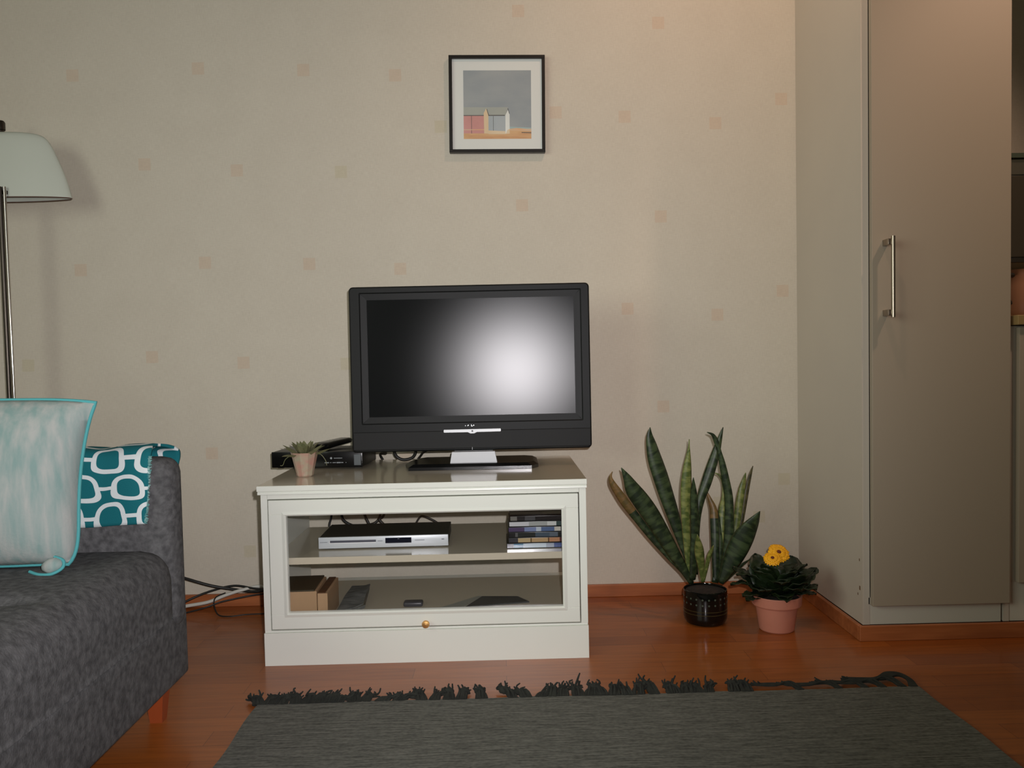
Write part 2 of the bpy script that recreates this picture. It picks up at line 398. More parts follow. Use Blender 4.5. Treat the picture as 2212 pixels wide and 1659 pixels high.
# ------------------------------------------------------------------ TV bench
X0, X1, YB, YT = -.6175, .2138, -.55, .4650
t = thing('tv_bench', (-.20, -.30, 0), 'cream media bench with a glass flap door and brass knob', 'tv bench')
bm = NB(); box(bm, X0, X1, YB, -.03, .0, .0845); box(bm, X0+.001, X1-.001, YB+.003, -.03, .0845, .090, .0015); ob('plinth', bm, M_cream, t)
ob('side_panel', cbox(X0+.002, X0+.0185, YB+.001, -.10, .0905, .4425), M_cream, t)
ob('side_panel', cbox(X1-.0185, X1-.001, YB+.001, -.10, .0905, .4425), M_cream, t)
ob('bottom_board', cbox(X0+.019, X1-.019, YB+.022, -.10, .0905, .0985), M_creamtop, t)
ob('shelf', cbox(X0+.019, X1-.019, YB+.028, -.12, .2535, .2715, .001), M_creamtop, t)
bm = NB(); prism(bm, [(YB-.012, YT), (YB-.014, YT-.004), (YB-.014, YT-.011), (YB-.011, YT-.014), (YB-.010, YT-.0155), (YB-.012, YT-.018), (YB-.0125, YT-.022), (-.040, YT-.022), (-.040, YT)], X0-.002, X1, axis='x')
tb = ob('top_board', bm, [M_cream, M_creamtop], t)
for f in tb.data.polygons:
    if f.normal.z > .9: f.material_index = 1
bm = NB(); box(bm, X0-.0035, X1+.0005, YB-.0145, YB-.0125, YT-.0135, YT-.0008, .0008)
ob('edge_moulding', bm, M_cream, t)
ob('top_rail', cbox(X0+.019, X1-.019, YB+.001, YB+.018, .4295, .4425), M_cream, t)
# door frame
dx0, dx1, dz0, dz1 = -.5965, .1925, .0945, .4265; gx0, gx1, gz0, gz1 = -.5525, .1497, .1362, .3856
bm = NB(); y0, y1 = YB-.002, YB+.016
for a in ((dx0, dx1, gz1+.004, dz1), (dx0, dx1, dz0, gz0-.004), (dx0, gx0-.004, gz0-.004, gz1+.004), (gx1+.004, dx1, gz0-.004, gz1+.004)):
    box(bm, a[0], a[1], y0, y1, a[2], a[3], .001, 1)
# inner moulding: sloped strips round the glass
def mould(bm, w, yo, yi):
    A = [(gx0-w, gz0-w), (gx1+w, gz0-w), (gx1+w, gz1+w), (gx0-w, gz1+w)]; B = [(gx0, gz0), (gx1, gz0), (gx1, gz1), (gx0, gz1)]
    M_ = [((a[0]*.35+b[0]*.65), (a[1]*.35+b[1]*.65)) for a, b in zip(A, B)]
    r = []
    for poly, y in ((A, yo), (M_, yo-.0028), (B, yo+.0015), (B, yi)): r.append([bm.verts.new((p[0], y, p[1])) for p in poly])
    for k in range(3):
        for i in range(4): bm.faces.new((r[k][i], r[k][(i+1) % 4], r[k+1][(i+1) % 4], r[k+1][i]))
mould(bm, .011, y0-.0002, y1)
dr = ob('door', bm, M_cream, t)
ob('glass_pane', cbox(gx0-.003, gx1+.003, YB+.008, YB+.011, gz0-.003, gz1+.003), M_glass, dr)
bm = NB(); Mk = Matrix.Translation((-.2027, y0, .1035)) @ Matrix.Rotation(R(90), 4, 'X')
lathe(bm, [(.0001, 0), (.005, 0), (.0045, .008), (.009, .011), (.0100, .016), (.0085, .020), (.0001, .0215)], M=Mk, seg=24)
ob('knob', bm, M_brass, dr, 50)
dr['label'] = 'cream framed flap door'

# ------------------------------------------------------------------ television
TY = -.29
t = thing('television', (-.083, -.24, .4655), 'wide black flat-screen television on a pedestal', 'television')
T0, T1, TB, TT = -.4265, .2595, .514, .9865
def tvbody():
    bm = NB()
    def rr(x0, x1, z0, z1, r, n=5):
        out = []
        for cx, cz, a0 in ((x1-r, z1-r, 0), (x0+r, z1-r, 90), (x0+r, z0+r, 180), (x1-r, z0+r, 270)):
            for k in range(n+1):
                a = R(a0+90*k/n); out.append((cx+r*math.cos(a), cz+r*math.sin(a)))
        return out
    sx0, sx1, sz0, sz1 = -.3765, .2150, .6140, .9487
    loops = [(rr(T0+.05, T1-.05, TB+.06, TT-.06, .02), TY+.105), (rr(T0+.03, T1-.03, TB+.03, TT-.03, .02), TY+.085), (rr(T0, T1, TB, TT, .012), TY+.035), (rr(T0, T1, TB, TT, .012), TY+.004), (rr(T0+.004, T1-.004, TB+.004, TT-.004, .009), TY),
             (rr(sx0-.021, sx1+.021, sz0-.021, sz1+.021, .002), TY), (rr(sx0-.018, sx1+.018, sz0-.018, sz1+.018, .002), TY+.003),
             (rr(sx0, sx1, sz0, sz1, .001), TY+.005), (rr(sx0, sx1, sz0, sz1, .001), TY+.009)]
    rings = [[bm.verts.new((p[0], y, p[1])) for p in L_] for L_, y in loops]
    bm.faces.new(rings[0])
    for a, b in zip(rings, rings[1:]):
        for i in range(len(a)): bm.faces.new((a[i], a[(i+1) % len(a)], b[(i+1) % len(a)], b[i]))
    return bm, (sx0, sx1, sz0, sz1)
bm, S_ = tvbody(); ob('casing', bm, M_tvblack, t, 35)
scr = NB(); v = [scr.verts.new(c) for c in ((S_[0]-.001, TY+.0075-.0105, S_[2]-.001), (S_[1]+.001, TY+.0075-.0, S_[2]-.001))]
scr.free()
ob('screen', cbox(S_[0]-.0015, S_[1]+.0015, TY+.0065, TY+.02, S_[2]-.0015, S_[3]+.0015), M_screen, t)
ob('speaker_panel', cbox(T0+.004, T1-.003, TY-.004, TY+.004, TB+.006, .5715, .002), M_tvlow, t)
bm = NB(); prism(bm, [(-.1625, .5665), (-.095, .5665), (-.087, .5628), (-.077, .5628), (-.069, .5665), (-.0015, .5670), (-.0005, .5685), (-.0005, .5735), (-.0015, .5750), (-.1625, .5745), (-.1635, .573), (-.1635, .568)], TY-.0065, TY-.004, axis='y')
sb = ob('silver_bar', bm, mat('bright_silver', srgb(236, 240, 246), .35, spec=.6), t, label='silver control bar')
bm = NB(); Mk = Matrix.Translation((-.082, TY-.0066, .5695)) @ Matrix.Rotation(R(90), 4, 'X'); lathe(bm, [(.0001, 0), (.0026, 0), (.0022, .0012), (.0001, .0012)], M=Mk, seg=16)
ob('power_button', bm, M_black, sb)
bm = NB()   # raised chrome strokes above the bar, shaped as glints off lettering
for poly in ([(-.0960, .5838), (-.0945, .5868), (-.0915, .5872), (-.0935, .5842)], [(-.0850, .5825), (-.0836, .5825), (-.0836, .5880), (-.0850, .5880)], [(-.0836, .5825), (-.0805, .5828), (-.0805, .5840), (-.0836, .5838)],
             [(-.0790, .5850), (-.0778, .5878), (-.0762, .5850), (-.0776, .5838)], [(-.1025, .5835), (-.1012, .5835), (-.1000, .5850), (-.1012, .5862)]):
    prism(bm, poly, TY-.0012, TY+.0005, axis='y')
ob('logo', bm, mat('chrome_marks', srgb(225, 230, 232), .3, .6), t, label='small chrome strokes shaped as glints of lettering')
bm = NB(); tube(bm, [(-.083, TY-.0045, .516), (-.083, TY-.0045, .5235)], .0007, 6, 0); ob('highlight_rod', bm, M_silver, t, label='thin bright rod standing in for a highlight at bottom edge')  # silver rod in place of a small highlight, no lamp
bm = NB(); prism(bm, [(-.1465, .4815), (-.0130, .4815), (-.0190, .5120), (-.1410, .5120)], TY-.012, TY+.01, axis='y'); nk = ob('neck', bm, M_silver, t, label='silver stand neck')
ob('neck_back', cbox(-.135, -.025, TY+.01, TY+.06, .47, .53), M_black, t)
def tvbase():
    bm = NB()
    lo = [(-.262, -.334), (.0845, -.338), (.1045, -.300), (.1045, -.150), (.080, -.130), (-.235, -.130), (-.255, -.150), (-.2795, -.235), (-.2795, -.250)]
    cx, cy = -.083, -.235
    hi = [(cx+(x-cx)*.93, cy+(y-cy)*.86) for x, y in lo]
    r0 = [bm.verts.new((x, y, .4655)) for x, y in lo]; r1 = [bm.verts.new((x, y, .474)) for x, y in lo]; r2 = [bm.verts.new((x, y, .4815)) for x, y in hi]
    bm.faces.new(r0); bm.faces.new(r2)
    for a, b in ((r0, r1), (r1, r2)):
        for i in range(len(a)): bm.faces.new((a[i], a[(i+1) % len(a)], b[(i+1) % len(a)], b[i]))
    return bm
ob('base', tvbase(), M_gloss, t)
t.rotation_euler = (0, 0, R(-.6))
for o_ in t.children:
    if o_.name.split('.')[0] not in ('base', 'neck', 'neck_back'): o_.rotation_euler = (R(-1.3), 0, 0); o_.location = (0, 0, .0)

# ------------------------------------------------------------------ on the bench
ZT = .4655
t = thing('set_top_box', (-.53, -.13, ZT), 'flat black set-top box left of the television', 'set top box')
Mb = Matrix.Translation((-.675, -.214, ZT)) @ Matrix.Rotation(R(-5.0), 4, 'Z')
bm = NB(); box(bm, 0, .270, 0, .165, .004, .0495, .003, M=Mb); ob('casing', bm, M_black, t, 40)
bm = NB(); box(bm, -.0005, .2705, -.006, 0, .0035, .050, .002, M=Mb); ob('front_panel', bm, M_gloss, t, 40)
bm = NB(); box(bm, .246, .266, -.0068, -.006, .009, .040, M=Mb); ob('card_slot_cover', bm, mat('grey_cover', srgb(96, 102, 104), .4), t, label='grey side flap')
bm = NB(); m_mark = mat('pale_print', srgb(150, 158, 160), .5)
lathe(bm, [(.0001, 0), (.0032, 0), (.0032, .0004), (.0001, .0004)], M=Mb @ Matrix.Translation((.178, -.006, .030)) @ Matrix.Rotation(R(90), 4, 'X'), seg=16)
box(bm, .186, .211, -.0063, -.006, .0293, .0310, M=Mb)
for a, b, h in ((.158, .171, .0022), (.174, .179, .0012), (.182, .192, .0018), (.194, .206, .0030), (.207, .214, .0022), (.2205, .2230, .0015)): box(bm, a, b, -.0063, -.006, .0170-h/2, .0170+h/2, M=Mb)
ob('lettering', bm, m_mark, t, label='pale printed marks')
for fx, fy in ((.02, .02), (.25, .02), (.25, .15)):
    bm = NB(); box(bm, fx-.008, fx+.008, fy-.008, fy+.008, 0, .004, M=Mb); ob('foot', bm, M_black, t)
t = thing('remote_control', (-.515, -.15, ZT+.05), 'glossy black remote control lying on the set-top box', 'remote control')
Mr = Matrix.Translation((-.540, -.217, ZT+.0495)) @ Matrix.Rotation(R(-25), 4, 'Z') @ Matrix.Rotation(R(3.2), 4, 'X')
bm = NB()
prof = []
for k in range(13):
    s = k/12; w = .026-.004*math.sin(s*math.pi)+(.0 if k else -.008)-(.009 if k == 12 else 0); h = .024-.008*s-(.008 if k in (0, 12) else 0)
    prof.append((s*.15, w, h))
rings = []
for s, w, h in prof:
    ring = []
    for i in range(20):
        a = 2*math.pi*i/20; cx = abs(math.cos(a))**.6*math.copysign(1, math.cos(a)); cz = abs(math.sin(a))**.6*math.copysign(1, math.sin(a))
        ring.append(bm.verts.new(Mr @ Vector((w*cx, s, .0125+h/2*cz))))
    rings.append(ring)
for a, b in zip(rings, rings[1:]):
    for i in range(20): bm.faces.new((a[i], a[(i+1) % 20], b[(i+1) % 20], b[i]))
bm.faces.new(rings[0]); bm.faces.new(rings[-1])
ob('casing', bm, M_gloss, t, 50)
bm = NB()
for i in range(3):
    for j in range(5): box(bm, -.014+.011*i, -.008+.011*i, .06+.014*j, .067+.014*j, .0195, .0225-.0004*j, .001, 1, M=Mr)
ob('keypad', bm, M_darksteel, t)

# succulent in a small pink glass pot
t = thing('potted_succulent', (-.5385, -.386, ZT), 'small grey-green succulent in a mottled pink pot on the bench', 'potted plant')
c = (-.5385, -.390, ZT)
bm = NB(); rings = []
for r, z in ((.020, 0), (.023, .004), (.024, .012), (.0355, .062), (.037, .066), (.034, .066), (.031, .055), (.0001, .054)):
    rings.append([bm.verts.new((c[0]+r*math.cos(2*math.pi*(i+.3)/10), c[1]+r*math.sin(2*math.pi*(i+.3)/10), c[2]+z)) for i in range(10)])
for a, b in zip(rings, rings[1:]):
    for i in range(10): bm.faces.new((a[i], a[(i+1) % 10], b[(i+1) % 10], b[i]))
bm.faces.new(rings[0])
ob('pot', bm, mat('mottled_pink_glass', srgb(186, 134, 122), .22, spec=.5, noise=(38, (1, 1, 1), srgb(170, 164, 140)), bump=(90, .5, (1, 1, 1))), t)
m_succ = mat('succulent_leaf', srgb(96, 102, 66), .5, noise=(30, (1, 1, 1), srgb(126, 124, 92)))
def spike(bm, base, az, el0, length, width, droop=.6, n=8, cup=.25):
    p = Vector(base); el = el0; prev = None; d = length/n; side = Vector((-math.sin(az), math.cos(az), 0))
    for k in range(n+1):
        s = k/n; w = width*(math.sin(min(s*1.6+.35, math.pi/2)) if s < .5 else (1-((s-.5)/.5)**1.6))*.5+.0003
        dirv = Vector((math.cos(az)*math.cos(el), math.sin(az)*math.cos(el), math.sin(el)))
        up = side.cross(dirv)*-1
        row = [bm.verts.new(p+side*w+up*w*cup), bm.verts.new(p-up*.0), bm.verts.new(p-side*w+up*w*cup), bm.verts.new(p-up*max(w*.35, .0004))]
        if prev:
            for i in range(4): bm.faces.new((prev[i], prev[(i+1) % 4], row[(i+1) % 4], row[i]))
        else: bm.faces.new(row)
        prev = row; p = p+dirv*d; el -= droop/n
    bm.faces.new(prev)
rnd = random.Random(4)
for k in range(22):
    bm = NB(); az = k*2.399; q = k/22
    spike(bm, (c[0]+.006*math.cos(az), c[1]+.006*math.sin(az), c[2]+.050), az, R(84-66*q)+rnd.uniform(-.1, .1), .046+.024*q, .021, .1 if k % 2 else .5)
    ob('leaf', bm, m_succ, t, 40)
bm = NB(); tube(bm, [(c[0]-.028, c[1]-.018, c[2]+.062), (c[0]-.046, c[1]-.022, c[2]+.050), (c[0]-.054, c[1]-.022, c[2]+.034), (c[0]-.061, c[1]-.022, c[2]+.033)], .0008, 6); ob('trailing_stem', bm, m_succ, t)
bm = NB(); tube(bm, [(c[0]+.030, c[1]-.012, c[2]+.064), (c[0]+.048, c[1]-.016, c[2]+.060), (c[0]+.060, c[1]-.016, c[2]+.044), (c[0]+.063, c[1]-.016, c[2]+.030)], .0008, 6); ob('trailing_stem', bm, m_succ, t)

# cables behind and under the television
m_cab = mat('black_cable', srgb(26, 27, 25), .5)
m_cabw = mat('white_cable', srgb(196, 196, 186), .45)
def cable(pts, r, label, name='cable', m=None, group=None):
    bm = NB(); tube(bm, pts, r, 10, 8); o = ob(name, bm, m or m_cab, None, 60); tag(o, label, 'cable', group); return o
cable([(-.327, -.13, .545), (-.330, -.12, .505), (-.322, -.115, .482), (-.300, -.115, .472), (-.272, -.115, .480), (-.262, -.12, .505), (-.266, -.13, .545)], .0048, 'thick black cable looping down behind the television left of its stand')
cable([(-.366, -.12, .545), (-.368, -.11, .505), (-.360, -.08, .490), (-.385, -.028, .480), (-.375, -.018, .44), (-.40, -.03, .36), (-.42, -.05, .325), (-.40, -.06, .302), (-.34, -.06, .300)], .0042, 'black cable dropping behind the bench beside the set-top box')
cable([(-.19, -.12, .515), (-.215, -.10, .505), (-.245, -.06, .488), (-.26, -.02, .47), (-.30, -.022, .42), (-.325, -.045, .345), (-.30, -.07, .312)], .0040, 'black cable running down to the left from behind the television stand')
# cables in the open back of the bench, above the shelf
cable([(-.535, -.045, .38), (-.5385, -.060, .297), (-.5435, -.070, .2704), (-.546, -.075, .24)], .0034, 'short black cable hanging behind the left end of the disc player')
cable([(-.515, -.050, .36), (-.506, -.065, .297), (-.4955, -.070, .2775), (-.4727, -.072, .2650), (-.453, -.073, .2620), (-.4337, -.072, .2635), (-.4016, -.070, .2705), (-.385, -.065, .2945), (-.380, -.050, .36)], .0042, 'black cable in a wide U loop behind the disc player')
cable([(-.455, -.040, .36), (-.4359, -.055, .2955), (-.4240, -.060, .2690), (-.420, -.06, .25)], .0042, 'short slanting black cable behind the middle of the disc player')
cable([(-.360, -.080, .35), (-.3715, -.085, .2970), (-.3850, -.086, .2860), (-.3785, -.086, .2750), (-.366, -.086, .2640), (-.34, -.086, .25), (-.29, -.085, .245)], .0042, 'black cable curving down right of the U loop behind the disc player')
cable([(-.285, -.070, .245), (-.2718, -.070, .2688), (-.262, -.070, .2830), (-.2525, -.070, .2885), (-.2305, -.070, .2802), (-.2033, -.070, .2640), (-.18, -.07, .245)], .0032, 'black cable humped like a hook at the right end of the disc player')

# ------------------------------------------------------------------ in the bench
ZS = .2716
t = thing('disc_player', (-.32, -.345, ZS), 'slim disc player with silver front and black top on the shelf', 'disc player')
Mq = Matrix.Translation((-.4970, -.440, ZS)) @ Matrix.Rotation(R(.7), 4, 'Z')
L_ = .348
bm = NB(); box(bm, .001, L_-.001, .008, .185, .004, .0325, .001, M=Mq); ob('casing', bm, mat('dark_grey_metal', srgb(48, 46, 38), .5), t)
bm = NB(); box(bm, 0, L_, 0, .008, .003, .0335, .0015, M=Mq); fp = ob('front_panel', bm, mat('silver_fascia', srgb(214, 220, 224), .38, spec=.5, metal=.2), t, 40, label='silver front panel')
bm = NB(); box(bm, .031, .154, -.0005, .0, .0185, .0245, M=Mq); ob('disc_tray', bm, mat('tray_grey', srgb(84, 86, 96), .35), fp, label='dark disc tray slot')
bm = NB(); box(bm, .029, .154, -.0010, .0, .0165, .0182, M=Mq); box(bm, .029, .031, -.0010, 0, .0165, .0245, M=Mq); ob('tray_edge', bm, mat('bright_edge', srgb(245, 245, 245), .3), fp)
bm = NB(); box(bm, .179, .249, -.0008, .0, .014, .0285, .0004, 1, M=Mq); ob('display', bm, mat('display_window', srgb(16, 20, 36), .15, spec=.6), fp, label='dark blue display window')
m_gp = mat('grey_print', srgb(120, 126, 132), .5)
for a, b, z, h in ((.212, .217, .0255, .0014), (.258, .284, .0205, .0013), (.158, .172, .021, .0012), (.004, .024, .0205, .0010), (.330, .337, .0215, .0020)): ob('button' if a in (.258, .158) else 'lettering', cbox(a, b, -.0011, 0, z-h/2, z+h/2, M=Mq), m_gp, fp)
for fx in (.03, L_-.03):
    for fy in (.02, .16):
        bm = NB(); box(bm, fx-.01, fx+.01, fy-.01, fy+.01, 0, .004, M=Mq); ob('foot', bm, M_black, t)

# disc cases in a pile
m_case = mat('black_case_plastic', srgb(22, 23, 24), .3)
def strip_mat(name, stops):
    """printed spine: bands of colour along the case"""
    m = bpy.data.materials.new(name); m.use_nodes = True; nt = m.node_tree; N = nt.nodes; L = nt.links; b = N['Principled BSDF']
    b.inputs['Roughness'].default_value = .18; b.inputs['Specular IOR Level'].default_value = .7
    tc = N.new('ShaderNodeTexCoord'); sp = N.new('ShaderNodeSeparateXYZ'); L.new(tc.outputs['Generated'], sp.inputs[0])
    rp = N.new('ShaderNodeValToRGB'); rp.color_ramp.interpolation = 'CONSTANT'
    el = rp.color_ramp.elements; el[0].position = 0; el[0].color = srgb(*stops[0][1]); el[1].position = stops[1][0]; el[1].color = srgb(*stops[1][1])
    for p, c_ in stops[2:]: e = el.new(p); e.color = srgb(*c_)
    L.new(sp.outputs[0], rp.inputs[0]); L.new(rp.outputs[0], b.inputs['Base Color']); return m
spines = [([(0, (150, 150, 160)), (.1, (60, 110, 140)), (.25, (190, 205, 215)), (.6, (150, 160, 175)), (.72, (60, 80, 130))], 'bottom disc case of the pile, silvery blue spine'),
          ([(0, (60, 60, 66)), (.14, (180, 160, 120)), (.33, (90, 70, 40)), (.35, (178, 150, 110)), (.60, (90, 64, 40)), (.62, (176, 130, 96)), (.78, (90, 50, 50)), (.82, (190, 180, 150))], 'tan-spined disc case, second from the bottom of the pile'),
          ([(0, (34, 34, 36)), (.09, (90, 90, 90)), (.13, (40, 44, 42)), (.40, (70, 84, 96)), (.62, (90, 100, 110)), (.75, (30, 32, 32))], 'black disc case with faint grey lettering, third from the bottom'),
          ([(0, (78, 66, 96)), (.24, (120, 134, 170)), (.42, (180, 192, 204)), (.50, (84, 104, 140)), (.70, (190, 188, 176)), (.80, (40, 50, 60))], 'purple and blue spined disc case in the middle of the pile'),
          ([(0, (196, 198, 200)), (.30, (160, 164, 160)), (.58, (196, 200, 196)), (.72, (60, 76, 74))], 'white-spined disc case, second below the pile top'),
          ([(0, (110, 110, 104)), (.1, (34, 36, 38)), (.22, (70, 72, 74)), (.38, (26, 28, 30)), (.86, (110, 112, 110))], 'black disc case just under the top one'),
          ([(0, (44, 42, 32)), (.5, (52, 50, 38))], 'plain dark disc case on top of the pile')]
offs = [(-.004, 0, 0), (.001, .001, .5), (.002, .002, -.6), (.001, 0, .4), (.003, .001, 0), (.006, .003, -.8), (.005, .012, .3)]
for k, ((st, lab), (dx, dy, rz)) in enumerate(zip(spines, offs)):
    z = ZS+.0001+k*.0144; t = thing('disc_case', (.10, -.41, z), lab, 'disc case', 'disc cases piled on the shelf')
    Mc = Matrix.Translation((.012+dx, -.479+dy, z)) @ Matrix.Rotation(R(rz), 4, 'Z')
    bm = NB(); box(bm, 0, .174, .0006, .130, .0002, .0140, .0012, M=Mc); ob('case', bm, m_case, t, 40)
    bm = NB(); box(bm, .001, .173, 0, .002, .0014, .0128, .0006, M=Mc); ob('spine', bm, strip_mat('spine_print', st), t)

ZB = .0987
m_card = mat('tan_card', srgb(178, 146, 110), .7, noise=(8, (1, 1, 1), srgb(164, 134, 98)))
t = thing('cardboard_box', (-.54, -.45, ZB), 'tan cardboard box with a dark lid at the bench bottom left', 'box')
Mx = Matrix.Translation((-.592, -.521, ZB)) @ Matrix.Rotation(R(2), 4, 'Z')
bm = NB(); box(bm, 0, .104, 0, .148, 0, .083, .001, M=Mx); ob('body', bm, m_card, t)
bm = NB(); box(bm, -.0005, .098, -.0005, .149, .0832, .087, .0005, M=Mx); ob('lid', bm, mat('dark_olive_card', srgb(56, 52, 32), .6), t, label='dark lid')
t = thing('narrow_box', (-.47, -.44, ZB), 'narrow tan box with brown top beside the cardboard box', 'box')
Mx = Matrix.Translation((-.4855, -.522, ZB)) @ Matrix.Rotation(R(1), 4, 'Z')
bm = NB(); box(bm, 0, .026, 0, .160, 0, .078, .001, M=Mx); ob('body', bm, m_card, t)
bm = NB(); box(bm, .001, .020, .001, .159, .0782, .0800, M=Mx); ob('lid', bm, mat('brown_card', srgb(96, 62, 34), .6, noise=(30, (1, 1, 1), srgb(60, 46, 26))), t, label='brown top')
# papers, booklet, small device
def sheetpile(name, quad, n, dz, m, label, cat, curl=0):
    bm = NB()
    for k in range(n):
        z = ZB+k*dz; rnd2 = random.Random(k); a, b, c_, d_ = [Vector((q[0]+rnd2.uniform(-.003, .003), q[1]+rnd2.uniform(-.003, .003), 0)) for q in quad]
        N_ = 8; g = []; g2 = []
        for i in range(N_+1):
            u = i/N_; row = []; row2 = []
            for j in range(N_+1):
                v = j/N_; p = (a*(1-u)+b*u)*(1-v)+(d_*(1-u)+c_*u)*v
                h = curl*(math.sin(v*math.pi)**2)*(1-abs(u-.5))+curl*.8*max(0, u-.7)*1.5
                row.append(bm.verts.new((p.x, p.y, z+h*(k+1)/n+dz*.85))); row2.append(bm.verts.new((p.x, p.y, z+h*k/n+.0002)))
            g.append(row); g2.append(row2)
        for i in range(N_):
            for j in range(N_):
                bm.faces.new((g[i][j], g[i+1][j], g[i+1][j+1], g[i][j+1])).material_index = k % 2
                bm.faces.new((g2[i][j], g2[i+1][j], g2[i+1][j+1], g2[i][j+1])).material_index = k % 2
        for i in range(N_):
            bm.faces.new((g[i][0], g[i+1][0], g2[i+1][0], g2[i][0])); bm.faces.new((g[i][N_], g[i+1][N_], g2[i+1][N_], g2[i][N_]))
            bm.faces.new((g[0][i], g[0][i+1], g2[0][i+1], g2[0][i])); bm.faces.new((g[N_][i], g[N_][i+1], g2[N_][i+1], g2[N_][i]))
    return tag(ob(name, bm, m, None, 30), label, cat)
m_news = mat('newsprint', srgb(120, 122, 118), .7, noise=(26, (1, 3, 1), srgb(76, 78, 74))); m_news2 = mat('newsprint_inner', srgb(104, 96, 76), .7)
sheetpile('folded_newspaper', [(-.452, -.470), (-.385, -.400), (-.402, -.205), (-.455, -.205)], 3, .004, [m_news, m_news2], 'folded grey newspapers on the bench bottom right of the boxes', 'newspaper', .012)
sheetpile('booklet', [(-.110, -.420), (.068, -.383), (.036, -.330), (-.066, -.320)], 1, .004, [mat('dark_booklet', srgb(52, 53, 50), .4, noise=(16, (1, 1, 1), srgb(70, 72, 70)))]*2, 'dark glossy booklet at the right of the bench bottom', 'booklet')
sheetpile('paper_sheet', [(-.190, -.425), (-.118, -.418), (-.06, -.315), (-.075, -.305)], 1, .001, [mat('grey_paper', srgb(150, 152, 140), .6)]*2, 'pale loose paper left of the dark booklet', 'paper')
bm = NB(); box(bm, -.279, -.226, -.402, -.372, ZB+.0002, ZB+.014, .005, 3); tag(ob('small_device', bm, mat('dark_grey_device', srgb(62, 62, 66), .35), None, 40), 'small rounded dark grey gadget on the middle of the bench bottom', 'gadget')

# ------------------------------------------------------------------ cables on the floor left of the bench
cable([(-1.05, -.16, .160), (-.995, -.09, .116), (-.93, -.055, .082), (-.865, -.040, .064), (-.80, -.045, .056), (-.76, -.05, .060), (-.70, -.06, .07), (-.60, -.05, .05)], .0048, 'black cable sloping down from behind the sofa, topmost on the wall', 'floor_cable')
cable([(-1.06, -.12, .010), (-.995, -.06, .038), (-.93, -.04, .060), (-.86, -.035, .0735), (-.80, -.042, .066), (-.745, -.05, .058), (-.66, -.06, .03)], .0035, 'thin black cable arching just above the skirting left of the bench', 'floor_cable')
cable([(-1.08, -.10, .012), (-.995, -.085, .026), (-.93, -.075, .034), (-.88, -.060, .050), (-.83, -.045, .062), (-.77, -.03, .0665), (-.68, -.05, .03)], .0055, 'white cable rising along the skirting left of the bench', 'floor_cable', m_cabw)
cable([(-1.08, -.12, .006), (-1.0, -.11, .010), (-.93, -.10, .024), (-.895, -.085, .034), (-.86, -.075, .040), (-.80, -.05, .045), (-.75, -.05, .05)], .0026, 'thin black cord lying below the white cable', 'floor_cable')
cable([(-.87, -.085, .065), (-.90, -.085, .052), (-.905, -.09, .032), (-.885, -.115, .006), (-.845, -.13, .004), (-.80, -.115, .004), (-.74, -.11, .004), (-.66, -.10, .004)], .0020, 'thinnest black cord hooking down onto the floor left of the bench', 'floor_cable')

# ------------------------------------------------------------------ sofa
m_felt = mat('charcoal_wool', srgb(72, 72, 73), .95, spec=.15, noise=(75, (1, 1, 1), srgb(102, 102, 103), 8), bump=(260, .6, (1, 1, 1)))
m_leg = mat('reddish_leg_wood', srgb(150, 70, 34), .4)
def softbox(bm, x0, x1, y0, y1, z0, z1, r, n=(14, 30, 6), fn=None):
    """rounded box with an even grid, optionally displaced by fn(v)->v"""
    c = Vector(((x0+x1)/2, (y0+y1)/2, (z0+z1)/2)); h = Vector(((x1-x0)/2, (y1-y0)/2, (z1-z0)/2)); cache = {}
    def V(p):
        k = tuple(round(q, 5) for q in p)
        if k not in cache:
            p = Vector(p); inner = Vector([max(-h[i]+r, min(h[i]-r, p[i])) for i in range(3)]); d = p-inner
            q = c+inner+(d.normalized()*r if d.length > 1e-9 else d)
            cache[k] = bm.verts.new(fn(q) if fn else q)
        return cache[k]
    def lin(i):
        a = [-h[i], -h[i]+r*.25, -h[i]+r*.55]; m = n[i]
        mid = [-h[i]+r+(2*h[i]-2*r)*k/m for k in range(m+1)]
        return a+mid+[-q for q in reversed(a)]
    G = [lin(i) for i in range(3)]
    for ax in range(3):
        u, v = [i for i in range(3) if i != ax]
        for sgn in (-1, 1):
            for i in range(len(G[u])-1):
                for j in range(len(G[v])-1):
                    q = []
                    for a, b in ((i, j), (i+1, j), (i+1, j+1), (i, j+1)):
                        p = [0, 0, 0]; p[ax] = sgn*h[ax]; p[u] = G[u][a]; p[v] = G[v][b]; q.append(V(p))
                    if len(set(q)) == 4: bm.faces.new(q)
    return bm
t = thing('sofa', (-1.05, -1.6, 0), 'charcoal grey fabric sofa on short reddish wooden legs', 'sofa')
SX = -.702
bm = softbox(NB(), -1.50, SX-.006, -2.50, -.815, .090, .2385, .010); ob('seat_frame', bm, m_felt, t, 60)
def cush(v):
    v = v.copy()
    top = max(0, min(1, (v.z-.30)/.06))
    k = max(0, min(1, (-.74-v.x)/.10))
    v.z -= top*k*.022*math.exp(-((v.y+1.275+.05*(v.x+.9))/.020)**2)
    v.z += top*.006*math.sin((v.y+.9)*3.1)*math.sin((v.x+.7)*3)
    v.z = max(v.z, .240)
    return v
bm = softbox(NB(), -1.40, SX+.001, -2.46, -.862, .12, .388, .066, n=(40, 90, 6), fn=cush); ob('seat_cushion', bm, m_felt, t, 80)
def armfn(v):
    v = v.copy()
    return v
bm = softbox(NB(), -1.50, SX+.002, -.905, -.816, .20, .578, .036, n=(20, 3, 12)); ob('armrest', bm, m_felt, t, 80)
bm = softbox(NB(), -1.50, SX+.002, -2.50, -2.42, .20, .578, .022, n=(20, 3, 12)); ob('armrest', bm, m_felt, t, 80)
